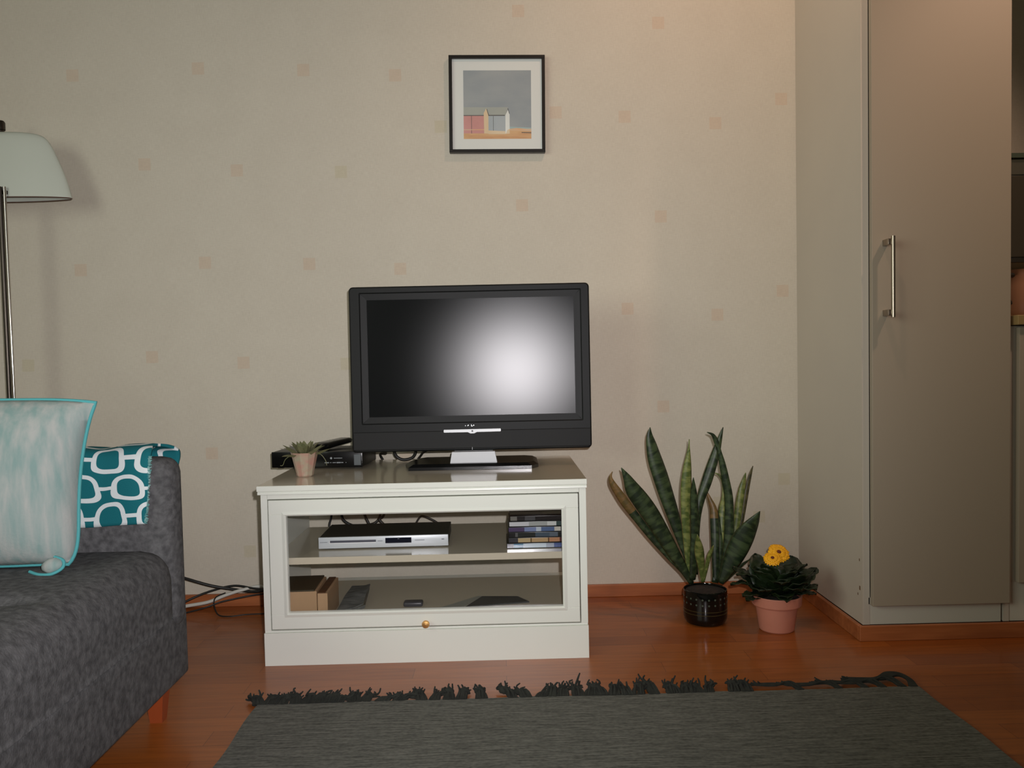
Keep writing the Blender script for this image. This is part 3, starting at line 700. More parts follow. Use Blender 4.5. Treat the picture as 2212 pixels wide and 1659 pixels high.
bm = softbox(NB(), -1.56, -1.38, -2.42, -.90, .20, .80, .04, n=(4, 20, 12)); ob('backrest', bm, m_felt, t, 80)
for lx, ly in ((-.762, -.862), (-1.44, -.862), (-.762, -2.44), (-1.44, -2.44)):
    bm = NB(); g = bmesh.ops.create_cube(bm, size=1)['verts']
    for v in g:
        s = .013 if v.co.z < 0 else .022
        v.co = Vector((lx+math.copysign(s, v.co.x), ly+math.copysign(s, v.co.y), .0 if v.co.z < 0 else .0905))
    ob('leg', bm, m_leg, t)

# ------------------------------------------------------------------ pale cushion
t = thing('throw_cushion', (-.975, -1.07, .386), 'pale aqua cushion with turquoise piping standing on the sofa', 'cushion')
Mc = Matrix.Translation((-1.022, -1.075, .391)) @ Matrix.Rotation(R(3), 4, 'Z') @ Matrix.Rotation(R(-11), 4, 'X') @ Matrix.Rotation(R(1.5), 4, 'Y')
CW, CH, CT = .214, .336, .062
m_cush = mat('aqua_linen', srgb(122, 147, 144), .85, noise=(6, (10, 10, 1), srgb(162, 165, 162), 5), bump=(170, .3, (1, 1, 1)))
m_pipe = mat('turquoise_piping', srgb(74, 156, 160), .8)
def cpt(u, v):
    """outline of the cushion for u,v in -1..1: pinched sides, ears at the corners"""
    px = CW*u*(1-.085*(1-v*v)) + .006*math.copysign(1, u)*abs(u*v)**6
    pz = CH/2+CH/2*v*(1-.045*(1-u*u)) + .004*math.copysign(1, v)*abs(u*v)**6
    q = max(0, u)**2*max(0, -v)**5
    px -= .034*q; pz += .014*q
    q = max(0, u)**6*max(0, v)**6
    px -= .004*q; pz -= .016*max(0, u)**4*max(0, v)**4
    return px, pz
bm = NB(); N_ = 36; G = {}
for side in (-1, 1):
    for i in range(N_+1):
        for j in range(N_+1):
            u = -1+2*i/N_; v = -1+2*j/N_
            edge = i in (0, N_) or j in (0, N_)
            if edge and (0, i, j) in G: G[(side, i, j)] = G[(0, i, j)]; continue
            px, pz = cpt(u, v)
            th = CT*((1-abs(u)**2.6)*(1-abs(v)**2.6))**.55*(1+.10*(-v))
            th += .0025*math.sin(u*9+v*4)*(1-abs(u))*(1-abs(v))
            vert = bm.verts.new(Mc @ Vector((px, side*th, pz)))
            G[(side, i, j)] = vert
            if edge: G[(0, i, j)] = vert
    for i in range(N_):
        for j in range(N_): bm.faces.new((G[(side, i, j)], G[(side, i+1, j)], G[(side, i+1, j+1)], G[(side, i, j+1)]))
ob('cover', bm, m_cush, t, 80)
loop = []
for k in range(33): loop.append((-1+2*k/32, -1))
for k in range(1, 33): loop.append((1, -1+2*k/32))
for k in range(1, 33): loop.append((1-2*k/32, 1))
for k in range(1, 33): loop.append((-1, 1-2*k/32))
bm = NB(); tube(bm, [Mc @ Vector((cpt(u, v)[0]*1.005, 0, cpt(u, v)[1])) for u, v in loop], .0034, 8, 0); ob('piping', bm, m_pipe, t, 60, label='turquoise piping')
bm = NB(); lathe(bm, [(.0001, -.016), (.008, -.014), (.014, -.006), (.015, 0), (.014, .006), (.008, .014), (.0001, .016)], M=Matrix.Translation((-.843, -1.105, .404)) @ Matrix.Rotation(R(80), 4, 'Y') @ Matrix.Scale(1.25, 4, (0, 0, 1)), seg=20)
ob('corner_ear', bm, m_cush, t, 80, label='bunched bottom corner')
bm = NB(); tube(bm, [(-.885, -1.108, .3945), (-.862, -1.118, .391), (-.838, -1.120, .392), (-.822, -1.112, .401), (-.824, -1.104, .413), (-.842, -1.100, .4195)], .0030, 8); ob('corner_piping', bm, m_pipe, t, 60)

# ------------------------------------------------------------------ teal blanket over the arm
def blanket_mat():
    m = bpy.data.materials.new('teal_blanket'); m.use_nodes = True; nt = m.node_tree; N = nt.nodes; L = nt.links; b = N['Principled BSDF']; b.inputs['Roughness'].default_value = .9
    b.inputs['Specular IOR Level'].default_value = .2
    uv = N.new('ShaderNodeUVMap'); uv.uv_map = 'UVMap'; sp = N.new('ShaderNodeSeparateXYZ')
    nz = N.new('ShaderNodeTexNoise'); nz.inputs['Scale'].default_value = 9; L.new(uv.outputs[0], nz.inputs['Vector'])
    vm = N.new('ShaderNodeVectorMath'); vm.operation = 'MULTIPLY_ADD'; L.new(nz.outputs['Color'], vm.inputs[0]); vm.inputs[1].default_value = (.03, .03, 0); L.new(uv.outputs[0], vm.inputs[2]); L.new(vm.outputs[0], sp.inputs[0])
    def mth(op, a, b_=None, c=None):
        n = N.new('ShaderNodeMath'); n.operation = op
        for i, x in enumerate((a, b_, c)):
            if x is None: continue
            if isinstance(x, (int, float)): n.inputs[i].default_value = x
            else: L.new(x, n.inputs[i])
        return n.outputs[0]
    U, V = sp.outputs[0], sp.outputs[1]
    v1 = mth('DIVIDE', V, .0625); row = mth('FLOOR', v1); fv = mth('SUBTRACT', mth('FRACT', v1), .5)
    off = mth('MULTIPLY', mth('FLOORED_MODULO', row, 2), .42)
    u1 = mth('ADD', mth('DIVIDE', U, .088), off); fu = mth('SUBTRACT', mth('FRACT', u1), .5)
    y = mth('MULTIPLY', fv, .0625); x = mth('MULTIPLY', fu, .088)
    xs = mth('MULTIPLY', x, mth('SUBTRACT', 1, mth('MULTIPLY', y, -6)))
    e = mth('ADD', mth('POWER', mth('DIVIDE', mth('ABSOLUTE', xs), .0275), 3.2), mth('POWER', mth('DIVIDE', mth('ABSOLUTE', y), .0245), 3.2))
    d = mth('POWER', e, 1/3.2)
    ring = mth('LESS_THAN', mth('ABSOLUTE', mth('SUBTRACT', d, 1.0)), .185)
    bar = mth('MULTIPLY', mth('LESS_THAN', mth('ABSOLUTE', y), .0042), mth('GREATER_THAN', d, 1.0))
    w = mth('MAXIMUM', ring, bar)
    mx = N.new('ShaderNodeMix'); mx.data_type = 'RGBA'; L.new(w, mx.inputs[0]); mx.inputs[6].default_value = srgb(24, 104, 112); mx.inputs[7].default_value = srgb(214, 222, 222)
    L.new(mx.outputs[2], b.inputs['Base Color'])
    n2 = N.new('ShaderNodeTexNoise'); n2.inputs['Scale'].default_value = 400; L.new(uv.outputs[0], n2.inputs['Vector']); bp = N.new('ShaderNodeBump'); bp.inputs['Strength'].default_value = .4; bp.inputs['Distance'].default_value = .001
    L.new(n2.outputs[0], bp.inputs['Height']); L.new(bp.outputs[0], b.inputs['Normal']); return m
def blanket():
    bm = NB(); uvl = bm.loops.layers.uv.new('UVMap')
    path = [(-.912, .442, -.750), (-.913, .480, -.7455), (-.913, .520, -.741), (-.912, .555, -.738), (-.908, .580, -.737), (-.896, .594, -.738), (-.875, .598, -.744), (-.852, .598, -.742), (-.830, .595, -.728), (-.812, .586, -.716), (-.806, .570, -.716), (-.806, .545, -.722), (-.806, .50, -.726), (-.806, .45, -.728)]
    P = spline([(p[2], p[0], p[1]) for p in path], 5); s = 0; rows = []; prev = None; NX = 44; Lh = .42
    for k, p in enumerate(P):
        if prev is not None: s += ((p.y-prev.y)**2+(p.z-prev.z)**2)**.5
        prev = p; row = []
        for i in range(NX+1):
            q = i/NX; x = p.x-Lh*q
            topw = math.exp(-((p.y+.862)/.04)**2)
            wz = .007*topw*math.sin(q*16+1.2)*(.4+.6*math.exp(-((q-.12)/.15)**2)) + .008*topw*math.exp(-((q-.16)/.07)**2)
            wy = -.0035*(1-topw)*math.sin(q*11+.6)*(1 if p.y < -.86 else -1)**1
            if p.y > -.85: wy = abs(wy)
            else: wy = -abs(wy)
            zz = p.z+max(wz, -.006) + (.012*q if k < 3 and False else 0)
            if k == 0: zz -= .006*q*2
            row.append((bm.verts.new((x, p.y+wy, zz)), (x*-1, s)))
        rows.append(row)
    for a, b in zip(rows, rows[1:]):
        for i in range(NX):
            q = (a[i], a[i+1], b[i+1], b[i]); f = bm.faces.new([w[0] for w in q])
            for lp, w in zip(f.loops, q): lp[uvl].uv = w[1]
    return bm
bm = blanket(); o = ob('throw_blanket', bm, blanket_mat(), None, 80); tag(o, 'teal blanket with white ring pattern draped over the sofa arm', 'blanket')
sm = o.modifiers.new('thickness', 'SOLIDIFY'); sm.thickness = .006; sm.offset = -1 if False else 0
fr = NB(); rnd = random.Random(7)     # the fuzzy woven edge strip
for i in range(70):
    z = .446+.0021*i
    if z > .585: break
    tube(fr, [(-.7515+(z-.446)*.10+rnd.uniform(-.001, .001), -.9165, z), (-.7465+(z-.446)*.10+rnd.uniform(0, .003), -.9165+rnd.uniform(-.001, .001), z+rnd.uniform(-.002, .002))], .0010, 5, 0)
ob('selvedge', fr, mat('teal_selvedge', srgb(60, 130, 130), .9, noise=(120, (1, 1, 1), srgb(150, 190, 186))), o, label='fuzzy teal edge')

# ------------------------------------------------------------------ floor lamp
lx, ly, KL = -1.478, -.12, 1.0542
H_ = lambda z: .768+(z-.768)*KL
t = thing('floor_lamp', (lx, ly, 0), 'floor lamp with pale mushroom shade and slim twin steel pole', 'lamp')
ob('base', lathe(NB(), [(.0001, 0), (.098, 0), (.102, .006), (.098, .018), (.02, .024), (.0001, .024)], (lx, ly, 0)), M_darksteel, t, 40)
bm = NB(); lathe(bm, [(.0001, .02), (.0066, .02), (.0066, H_(1.284)), (.0001, H_(1.284))], (lx+.0185, ly-.049, 0), 16); ob('pole', bm, M_darksteel, t, 40, label='dark steel pole')
bm = NB(); lathe(bm, [(.0001, .02), (.0045, .02), (.0045, H_(1.284)), (.0001, H_(1.284))], (lx+.0322, ly-.049, 0), 16); ob('pole', bm, M_chrome, t, 40, label='bright steel pole')
ob('bracket', cbox(lx+.010, lx+.036, ly-.046, ly+.0, H_(1.264), H_(1.275), .002), M_darksteel, t)
m_shade = mat('opal_shade', srgb(196, 202, 190), .45, spec=.4)
m_shade.node_tree.nodes['Principled BSDF'].inputs['Transmission Weight'].default_value = 0
sh = NB(); pr = [(.012, 1.4465), (.06, 1.4455), (.105, 1.438), (.132, 1.422), (.146, 1.402), (.160, 1.370), (.174, 1.330), (.183, 1.295), (.188, 1.262)]
pr = [(.012, 1.4465), (.06, 1.4455), (.100, 1.440), (.124, 1.429), (.140, 1.408), (.155, 1.376), (.172, 1.334), (.184, 1.297), (.1925, 1.262)]
OV = Matrix.Translation((lx, ly, 0)) @ Matrix.Diagonal((1, .20, 1, 1))
full = spline([(p[0]*KL, 0, H_(p[1])) for p in pr], 4); outer = [(p.x, p.z) for p in full]; inner = [(max(r-.003, .010), z-.003) for r, z in reversed(outer)]
lathe(sh, outer+[(.193*KL, H_(1.258)), (.1905*KL, H_(1.257))]+inner, M=OV, seg=72); ob('shade', sh, m_shade, t, 50)
rim = NB(); n = 64; tube(rim, [(lx+.192*KL*math.cos(2*math.pi*k/n), ly+.20*.192*KL*math.sin(2*math.pi*k/n), H_(1.2575)) for k in range(n+1)], .0016, 6, 0); ob('rim', rim, mat('brown_rim', srgb(90, 66, 56), .5), t, label='thin brown rim')
ob('finial', lathe(NB(), [(.0001, H_(1.44)), (.010, H_(1.44)), (.010, H_(1.452)), (.0132, H_(1.454)), (.0132, H_(1.474)), (.010, H_(1.479)), (.0001, H_(1.479))], (lx, ly, 0), 24), M_darksteel, t, 40)

# ------------------------------------------------------------------ rug
t = thing('rag_rug', (.19, -1.6, 0), 'dark grey-green woven rug with knotted fringe on the wooden floor', 'rug')
RX0, RX1, RY = -.5635, .9410, -.803
def rugmat():
    m = mat('woven_rug', srgb(74, 76, 70), .95, spec=.15)
    nt = m.node_tree; N = nt.nodes; L = nt.links; b = N['Principled BSDF']; tc = N.new('ShaderNodeTexCoord')
    def tex(sc, v, d):
        mp = N.new('ShaderNodeMapping'); mp.inputs['Scale'].default_value = v; L.new(tc.outputs['Object'], mp.inputs['Vector']); n = N.new('ShaderNodeTexNoise'); n.inputs['Scale'].default_value = sc; n.inputs['Detail'].default_value = d; L.new(mp.outputs[0], n.inputs['Vector']); return n
    a = tex(16, (1, 14, 1), 4); c_ = tex(110, (1, 1.6, 1), 2)
    ad = N.new('ShaderNodeMath'); ad.operation = 'MULTIPLY_ADD'; L.new(c_.outputs[0], ad.inputs[0]); ad.inputs[1].default_value = .55; L.new(a.outputs[0], ad.inputs[2])
    rp = N.new('ShaderNodeValToRGB'); rp.color_ramp.elements[0].position = .55; rp.color_ramp.elements[1].position = .98; rp.color_ramp.elements[0].color = srgb(78, 79, 74); rp.color_ramp.elements[1].color = srgb(118, 118, 111)
    L.new(ad.outputs[0], rp.inputs[0]); L.new(rp.outputs[0], b.inputs['Base Color'])
    bp = N.new('ShaderNodeBump'); bp.inputs['Strength'].default_value = .5; bp.inputs['Distance'].default_value = .002; L.new(ad.outputs[0], bp.inputs['Height']); L.new(bp.outputs[0], b.inputs['Normal']); return m
bm = NB(); NXr, NYr = 60, 70; rnd = random.Random(2)
gt = []
for i in range(NXr+1):
    row = []
    for j in range(NYr+1):
        x = RX0+(RX1-RX0)*i/NXr; y = RY-(2.35-.803)*j/NYr
        wob = .0022*math.sin(y*23)*(1 if i in (0, NXr) else 0)+.0012*math.sin(x*31)*(1 if j in (0, NYr) else 0)
        row.append(bm.verts.new((x+(wob if i in (0, NXr) else 0), y+(wob if j in (0, NYr) else 0), .0065+.0006*math.sin(x*17)*math.sin(y*13))))
    gt.append(row)
for i in range(NXr):
    for j in range(NYr): bm.faces.new((gt[i][j], gt[i+1][j], gt[i+1][j+1], gt[i][j+1]))
geo = bmesh.ops.extrude_face_region(bm, geom=list(bm.faces))
for v in [g for g in geo['geom'] if isinstance(g, bmesh.types.BMVert)]: v.co.z = .0005
ob('rug_body', bm, rugmat(), t, 50)
m_fr = mat('dark_fringe', srgb(44, 46, 40), .95, noise=(60, (1, 1, 1), srgb(30, 32, 28)))
def tassel(x, lean, length, knot):
    bm = NB(); ns = 15
    tip = (x+lean, RY+length, .012)
    for k in range(ns):
        a = rnd.uniform(-1, 1); s = rnd.uniform(.55, 1.15)
        p0 = (x+.014*a, RY-.003, .005); p1 = (x+lean*.4+.011*a, RY+length*.45, .008+abs(rnd.gauss(0, .004)))
        p2 = (x+lean+rnd.uniform(-.014, .014), RY+length*s, .006+abs(rnd.gauss(0, .006)))
        p3 = (p2[0]+rnd.uniform(-.008, .010), p2[1]+rnd.uniform(-.004, .010), max(.003, p2[2]+rnd.uniform(-.003, .012)))
        tube(bm, [p0, p1, p2, p3], .0040, 5, 3, taper=lambda q: 1-.6*q)
    if knot:
        kx, ky = x+lean*.75, RY+length*.75
        bmesh.ops.create_icosphere(bm, subdivisions=2, radius=.010, matrix=Matrix.Translation((kx, ky, .011)) @ Matrix.Diagonal((1.25, .9, .95, 1)))
    ob('tassel', bm, m_fr, t, 60)
xs = [(-.560, -.016, .022, 1), (-.535, .006, .024, 1), (-.512, .010, .024, 1), (-.478, -.006, .030, 1), (-.452, .006, .028, 1), (-.425, .002, .030, 1), (-.400, .010, .028, 1), (-.385, .020, .014, 0),
      (-.345, -.004, .030, 1), (-.325, .014, .034, 0), (-.285, .030, .012, 0), (-.245, .032, .020, 0), (-.195, -.010, .036, 1), (-.165, .012, .026, 0), (-.130, -.004, .040, 1), (-.102, .006, .040, 1), (-.060, -.004, .040, 1),
      (.010, -.020, .040, 1), (.045, -.022, .028, 0), (.075, .022, .022, 0), (.098, .010, .038, 1), (.130, .004, .044, 0), (.165, -.006, .046, 0), (.190, .012, .044, 1), (.215, -.012, .040, 1), (.245, .004, .034, 1), (.275, -.010, .024, 0), (.300, .006, .036, 1), (.335, -.014, .058, 0),
      (.380, -.008, .032, 1), (.405, .008, .034, 1), (.435, -.004, .030, 1), (.460, .008, .034, 0), (.520, .002, .040, 1), (.545, -.004, .042, 1)]
for a in xs: tassel(*a)
for (x0, x1, y) in ((.58, .67, .030), (.64, .76, .026), (.72, .82, .034), (.76, .86, .030), (.80, .905, .050)):     # tassels lying along the edge
    bm = NB()
    for k in range(10):
        j = rnd.uniform(-.006, .006)
        tube(bm, [(x1+j, RY-.001, .005), (x1-.02+j, RY+y*.8, .009+abs(j)), ((x0+x1)/2+j, RY+y*.75+j, .010), (x0+.01+j, RY+y*.9+j, .009), (x0-rnd.uniform(0, .02), RY+y+rnd.uniform(-.006, .010), .006+abs(rnd.gauss(0, .005)))], .0032, 5, 4, taper=lambda q: 1-.5*q)
    ob('tassel', bm, m_fr, t, 60)
bm = NB(); 
for k in range(8):
    j = .0022*k
    tube(bm, [(.936-j, RY-.001, .005), (.938-j*.5, RY+.03, .009), (.925, RY+.062-j, .012), (.895+j, RY+.066-j, .013), (.868+j, RY+.048-j*.5, .010), (.84, RY+.040, .008)], .0034, 6, 5)
ob('tassel', bm, m_fr, t, 60)

# ------------------------------------------------------------------ snake plant
def leafmat(name, dark, light, edge):
    m = bpy.data.materials.new(name); m.use_nodes = True; nt = m.node_tree; N = nt.nodes; L = nt.links; b = N['Principled BSDF']; b.inputs['Roughness'].default_value = .42; b.inputs['Specular IOR Level'].default_value = .4
    uv = N.new('ShaderNodeUVMap'); uv.uv_map = 'UVMap'; mp = N.new('ShaderNodeMapping'); mp.inputs['Scale'].default_value = (.9, 62, 1); L.new(uv.outputs[0], mp.inputs[0])
    n = N.new('ShaderNodeTexNoise'); n.inputs['Scale'].default_value = 1; n.inputs['Detail'].default_value = 3; n.inputs['Distortion'].default_value = .4; L.new(mp.outputs[0], n.inputs['Vector'])
    rp = N.new('ShaderNodeValToRGB'); rp.color_ramp.elements[0].position = .44; rp.color_ramp.elements[1].position = .62; rp.color_ramp.elements[0].color = srgb(*dark); rp.color_ramp.elements[1].color = srgb(*light); L.new(n.outputs[0], rp.inputs[0])
    sp = N.new('ShaderNodeSeparateXYZ'); L.new(uv.outputs[0], sp.inputs[0])
    s1 = N.new('ShaderNodeMath'); s1.operation = 'SUBTRACT'; L.new(sp.outputs[0], s1.inputs[0]); s1.inputs[1].default_value = .5
    s2 = N.new('ShaderNodeMath'); s2.operation = 'ABSOLUTE'; L.new(s1.outputs[0], s2.inputs[0]); s3 = N.new('ShaderNodeMath'); s3.operation = 'GREATER_THAN'; L.new(s2.outputs[0], s3.inputs[0]); s3.inputs[1].default_value = .46
    mx = N.new('ShaderNodeMix'); mx.data_type = 'RGBA'; L.new(s3.outputs[0], mx.inputs[0]); L.new(rp.outputs[0], mx.inputs[6]); mx.inputs[7].default_value = srgb(*edge); L.new(mx.outputs[2], b.inputs['Base Color']); return m
ML = [leafmat('dark_snake_leaf', (30, 44, 26), (62, 78, 48), (58, 62, 38)), leafmat('light_snake_leaf', (78, 94, 44), (128, 136, 76), (120, 108, 66)),
      leafmat('dry_snake_leaf', (98, 84, 46), (128, 100, 58), (150, 104, 60)), leafmat('purple_snake_leaf', (54, 54, 34), (88, 84, 52), (96, 76, 56))]
LEAVES = [
 (0,[(0.5392,-0.295,0.1162,0.0065),(0.5138,-0.2988,0.1626,0.0133),(0.4828,-0.3025,0.2148,0.019),(0.452,-0.3063,0.2705,0.0224),(0.4213,-0.31,0.3221,0.025),(0.3945,-0.3137,0.3618,0.0246),(0.3707,-0.3175,0.3956,0.0211),(0.3542,-0.3213,0.429,0.0113),(0.337,-0.325,0.4596,0.0008)]),
 (2,[(0.5445,-0.289,0.1144,0.0038),(0.5155,-0.2903,0.1487,0.0057),(0.4694,-0.2917,0.2009,0.0076),(0.4235,-0.293,0.2568,0.0095),(0.3854,-0.2943,0.3084,0.0114),(0.3531,-0.2957,0.352,0.0126),(0.3323,-0.297,0.3836,0.0114),(0.3152,-0.2983,0.4113,0.0084),(0.3096,-0.2997,0.4308,0.0038),(0.3151,-0.301,0.4463,0.0006)]),
 (0,[(0.5359,-0.285,0.1312,0.0057),(0.5296,-0.285,0.1861,0.0088),(0.5102,-0.285,0.2491,0.0134),(0.4916,-0.285,0.3119,0.0184),(0.473,-0.285,0.3706,0.0214),(0.4564,-0.285,0.4253,0.0226),(0.4405,-0.285,0.4761,0.021),(0.4307,-0.285,0.5188,0.0153),(0.426,-0.285,0.5459,0.0088),(0.4275,-0.285,0.569,0.0006)]),
 (1,[(0.5383,-0.291,0.1249,0.0069),(0.5319,-0.2933,0.1802,0.0095),(0.5266,-0.2955,0.2587,0.0118),(0.5246,-0.2977,0.329,0.0145),(0.5257,-0.3,0.3911,0.016),(0.5289,-0.3023,0.4453,0.0125),(0.532,-0.3045,0.4839,0.0068),(0.5337,-0.3068,0.511,0.0023),(0.5343,-0.309,0.5349,0.0006)]),
 (0,[(0.5411,-0.299,0.1269,0.0095),(0.5441,-0.306,0.1908,0.0118),(0.5456,-0.313,0.2542,0.0113),(0.5447,-0.32,0.3172,0.0113),(0.5421,-0.327,0.3682,0.0101),(0.5394,-0.334,0.3999,0.0064),(0.5373,-0.341,0.4294,0.0006)]),
 (0,[(0.5549,-0.279,0.137,0.0077),(0.5593,-0.2767,0.2265,0.0077),(0.5646,-0.2745,0.3003,0.0085),(0.5747,-0.2722,0.3544,0.0115),(0.5914,-0.27,0.4006,0.0142),(0.6061,-0.2678,0.4429,0.0139),(0.6208,-0.2655,0.4852,0.0116),(0.6324,-0.2633,0.5237,0.0073),(0.6444,-0.261,0.563,0.0006)]),
 (1,[(0.5703,-0.303,0.1214,0.0046),(0.5636,-0.3165,0.1658,0.0091),(0.5552,-0.33,0.2116,0.0131),(0.5492,-0.3435,0.2416,0.0093),(0.5429,-0.357,0.2713,0.0006)]),
 (1,[(0.5722,-0.303,0.1214,0.0027),(0.5758,-0.3165,0.1578,0.0049),(0.5805,-0.33,0.1957,0.0056),(0.585,-0.3435,0.2217,0.0045),(0.5878,-0.357,0.2391,0.0006)]),
 (2,[(0.6172,-0.271,0.1136,0.0077),(0.6178,-0.264,0.1789,0.0104),(0.6192,-0.257,0.2404,0.012),(0.6191,-0.25,0.2864,0.0116),(0.6182,-0.243,0.3207,0.0101),(0.61,-0.236,0.3475,0.0059),(0.6014,-0.229,0.3736,0.0006)]),
 (1,[(0.6252,-0.263,0.1152,0.0077),(0.6378,-0.2536,0.2076,0.0109),(0.6418,-0.2441,0.2689,0.0136),(0.6481,-0.2347,0.3185,0.0117),(0.6526,-0.2253,0.3526,0.0047),(0.6539,-0.2159,0.391,0.0028),(0.6475,-0.2064,0.4139,0.0028),(0.634,-0.197,0.4209,0.0006)]),
 (0,[(0.6256,-0.291,0.1188,0.0095),(0.6413,-0.2928,0.1774,0.013),(0.6493,-0.2946,0.2477,0.0137),(0.6506,-0.2964,0.3102,0.0126),(0.6491,-0.2982,0.3647,0.0114),(0.6392,-0.3,0.4193,0.0103),(0.6303,-0.3018,0.4621,0.0084),(0.6214,-0.3036,0.4971,0.0057),(0.612,-0.3054,0.5282,0.0064),(0.6018,-0.3072,0.5459,0.0038),(0.5853,-0.309,0.5537,0.0006)]),
 (1,[(0.6386,-0.279,0.1191,0.0058),(0.6639,-0.276,0.2199,0.0096),(0.6779,-0.273,0.2816,0.0104),(0.6871,-0.27,0.3357,0.0112),(0.6963,-0.267,0.382,0.0096),(0.7037,-0.264,0.4088,0.0058),(0.7087,-0.261,0.4286,0.0006)]),
 (3,[(0.6436,-0.275,0.1179,0.005),(0.6754,-0.27,0.2182,0.0065),(0.692,-0.265,0.2797,0.0069),(0.7041,-0.26,0.3335,0.007),(0.7155,-0.255,0.3836,0.0062),(0.7252,-0.25,0.4181,0.0047),(0.7349,-0.245,0.4456,0.0006)]),
 (0,[(0.6235,-0.299,0.1151,0.0076),(0.6452,-0.306,0.1611,0.0209),(0.6649,-0.313,0.2049,0.0284),(0.6824,-0.32,0.2447,0.0298),(0.6979,-0.327,0.2765,0.0244),(0.7112,-0.334,0.3024,0.0157),(0.7245,-0.341,0.3301,0.0006)]),
 (0,[(0.6133,-0.271,0.1098,0.0096),(0.6259,-0.2626,0.1625,0.0124),(0.6314,-0.2542,0.2158,0.0128),(0.6314,-0.2458,0.2615,0.0113),(0.6301,-0.2374,0.2996,0.0078),(0.6286,-0.229,0.322,0.0006)]),
 (0,[(0.6405,-0.279,0.1152,0.0035),(0.6718,-0.273,0.1443,0.0058),(0.6973,-0.267,0.1618,0.0042),(0.7228,-0.261,0.1763,0.0006)]),
 (1,[(0.6094,-0.271,0.1099,0.0031),(0.6128,-0.257,0.1615,0.0039),(0.616,-0.243,0.1977,0.0031),(0.6199,-0.229,0.2184,0.0006)]),
]
PX, PY = .5805, -.285
t = thing('snake_plant', (PX, PY, 0), 'tall snake plant with banded pointed leaves in a black patterned pot', 'potted plant')
def snake_leaf(pts, m, tip=None):
    bm = NB(); uvl = bm.loops.layers.uv.new('UVMap'); A = spline([p[:3] for p in pts], 5); Wd = spline([(p[3], 0, 0) for p in pts], 5); rows = []; s = 0
    view = Vector((0, 1, .05)); n = len(A)
    for k, p in enumerate(A):
        tn = (A[min(k+1, n-1)]-A[max(k-1, 0)]).normalized(); side = tn.cross(view).normalized(); nr = side.cross(tn); w = max(Wd[k].x, .0004)
        if k: s += (A[k]-A[k-1]).length
        q = k/(n-1); tw = .35*math.sin(q*3+p.x*20)
        row = []
        for i in range(7):
            a = -1+i/3; sd = side*math.cos(tw*.6)+nr*math.sin(tw*.6)
            row.append((bm.verts.new(p+sd*w*a+nr*(w*.38*(a*a-.4))), ((a+1)/2, s)))
        rows.append(row)
    for a, b in zip(rows, rows[1:]):
        for i in range(6):
            q = (a[i], a[i+1], b[i+1], b[i]); f = bm.faces.new([w[0] for w in q])
            for lp, w in zip(f.loops, q): lp[uvl].uv = w[1]
            if tip and a[0][1][1] > s*.66: f.material_index = 1
    o = ob('leaf', bm, [m, tip] if tip else m, t, 80); sm = o.modifiers.new('thickness', 'SOLIDIFY'); sm.thickness = .0022; sm.offset = 0; return o
for k, pts in LEAVES: snake_leaf(pts, ML[0 if k == 2 else k], ML[2] if k == 2 else None)
def potmat():
    m = mat('black_glazed_pot', srgb(10, 12, 9), .07, spec=.5)
    return m
pm = potmat(); pr = [(.0001, .0), (.046, .0), (.055, .003), (.0605, .012), (.0625, .022), (.0625, .092), (.0615, .0975), (.0590, .0985), (.0575, .094), (.0575, .080), (.0001, .080)]
po = ob('pot', lathe(NB(), pr, (PX, PY, 0), 72), pm, t, 40)
bm = NB()
m_dot = mat('pale_glaze_marks', srgb(84, 96, 82), .25); m_gold = mat('gold_glaze_line', srgb(84, 74, 32), .3)
for row, z in enumerate((.080, .064)):
    for k in range(22):
        a = 2*math.pi*(k+.25)/22
        for r2 in (0, 45):
            Mm = Matrix.Translation((PX+.0626*math.cos(a), PY+.0626*math.sin(a), z)) @ Matrix.Rotation(a, 4, 'Z') @ Matrix.Rotation(R(r2), 4, 'X')
            box(bm, -.0003, .0004, -.0028, .0028, -.0005, .0005, M=Mm); box(bm, -.0003, .0004, -.0005, .0005, -.0028, .0028, M=Mm)
ob('star_marks', bm, m_dot, po, label='rows of pale star marks')
bm = NB()
for z in (.0445, .0350):
    for (ra, za) in ((.0627, z),): tube(bm, [(PX+ra*math.cos(2*math.pi*k/64), PY+ra*math.sin(2*math.pi*k/64), za) for k in range(65)], .0005, 5, 0)
ob('gold_line', bm, m_gold, po, label='thin gold lines')
m_soil = mat('potting_soil', srgb(44, 32, 22), .95, noise=(80, (1, 1, 1), srgb(24, 18, 12)), bump=(120, 1, (1, 1, 1)))
ob('soil', lathe(NB(), [(.0001, .081), (.057, .081), (.056, .0925), (.03, .095), (.0001, .096)], (PX, PY, 0), 40), m_soil, t, 40)

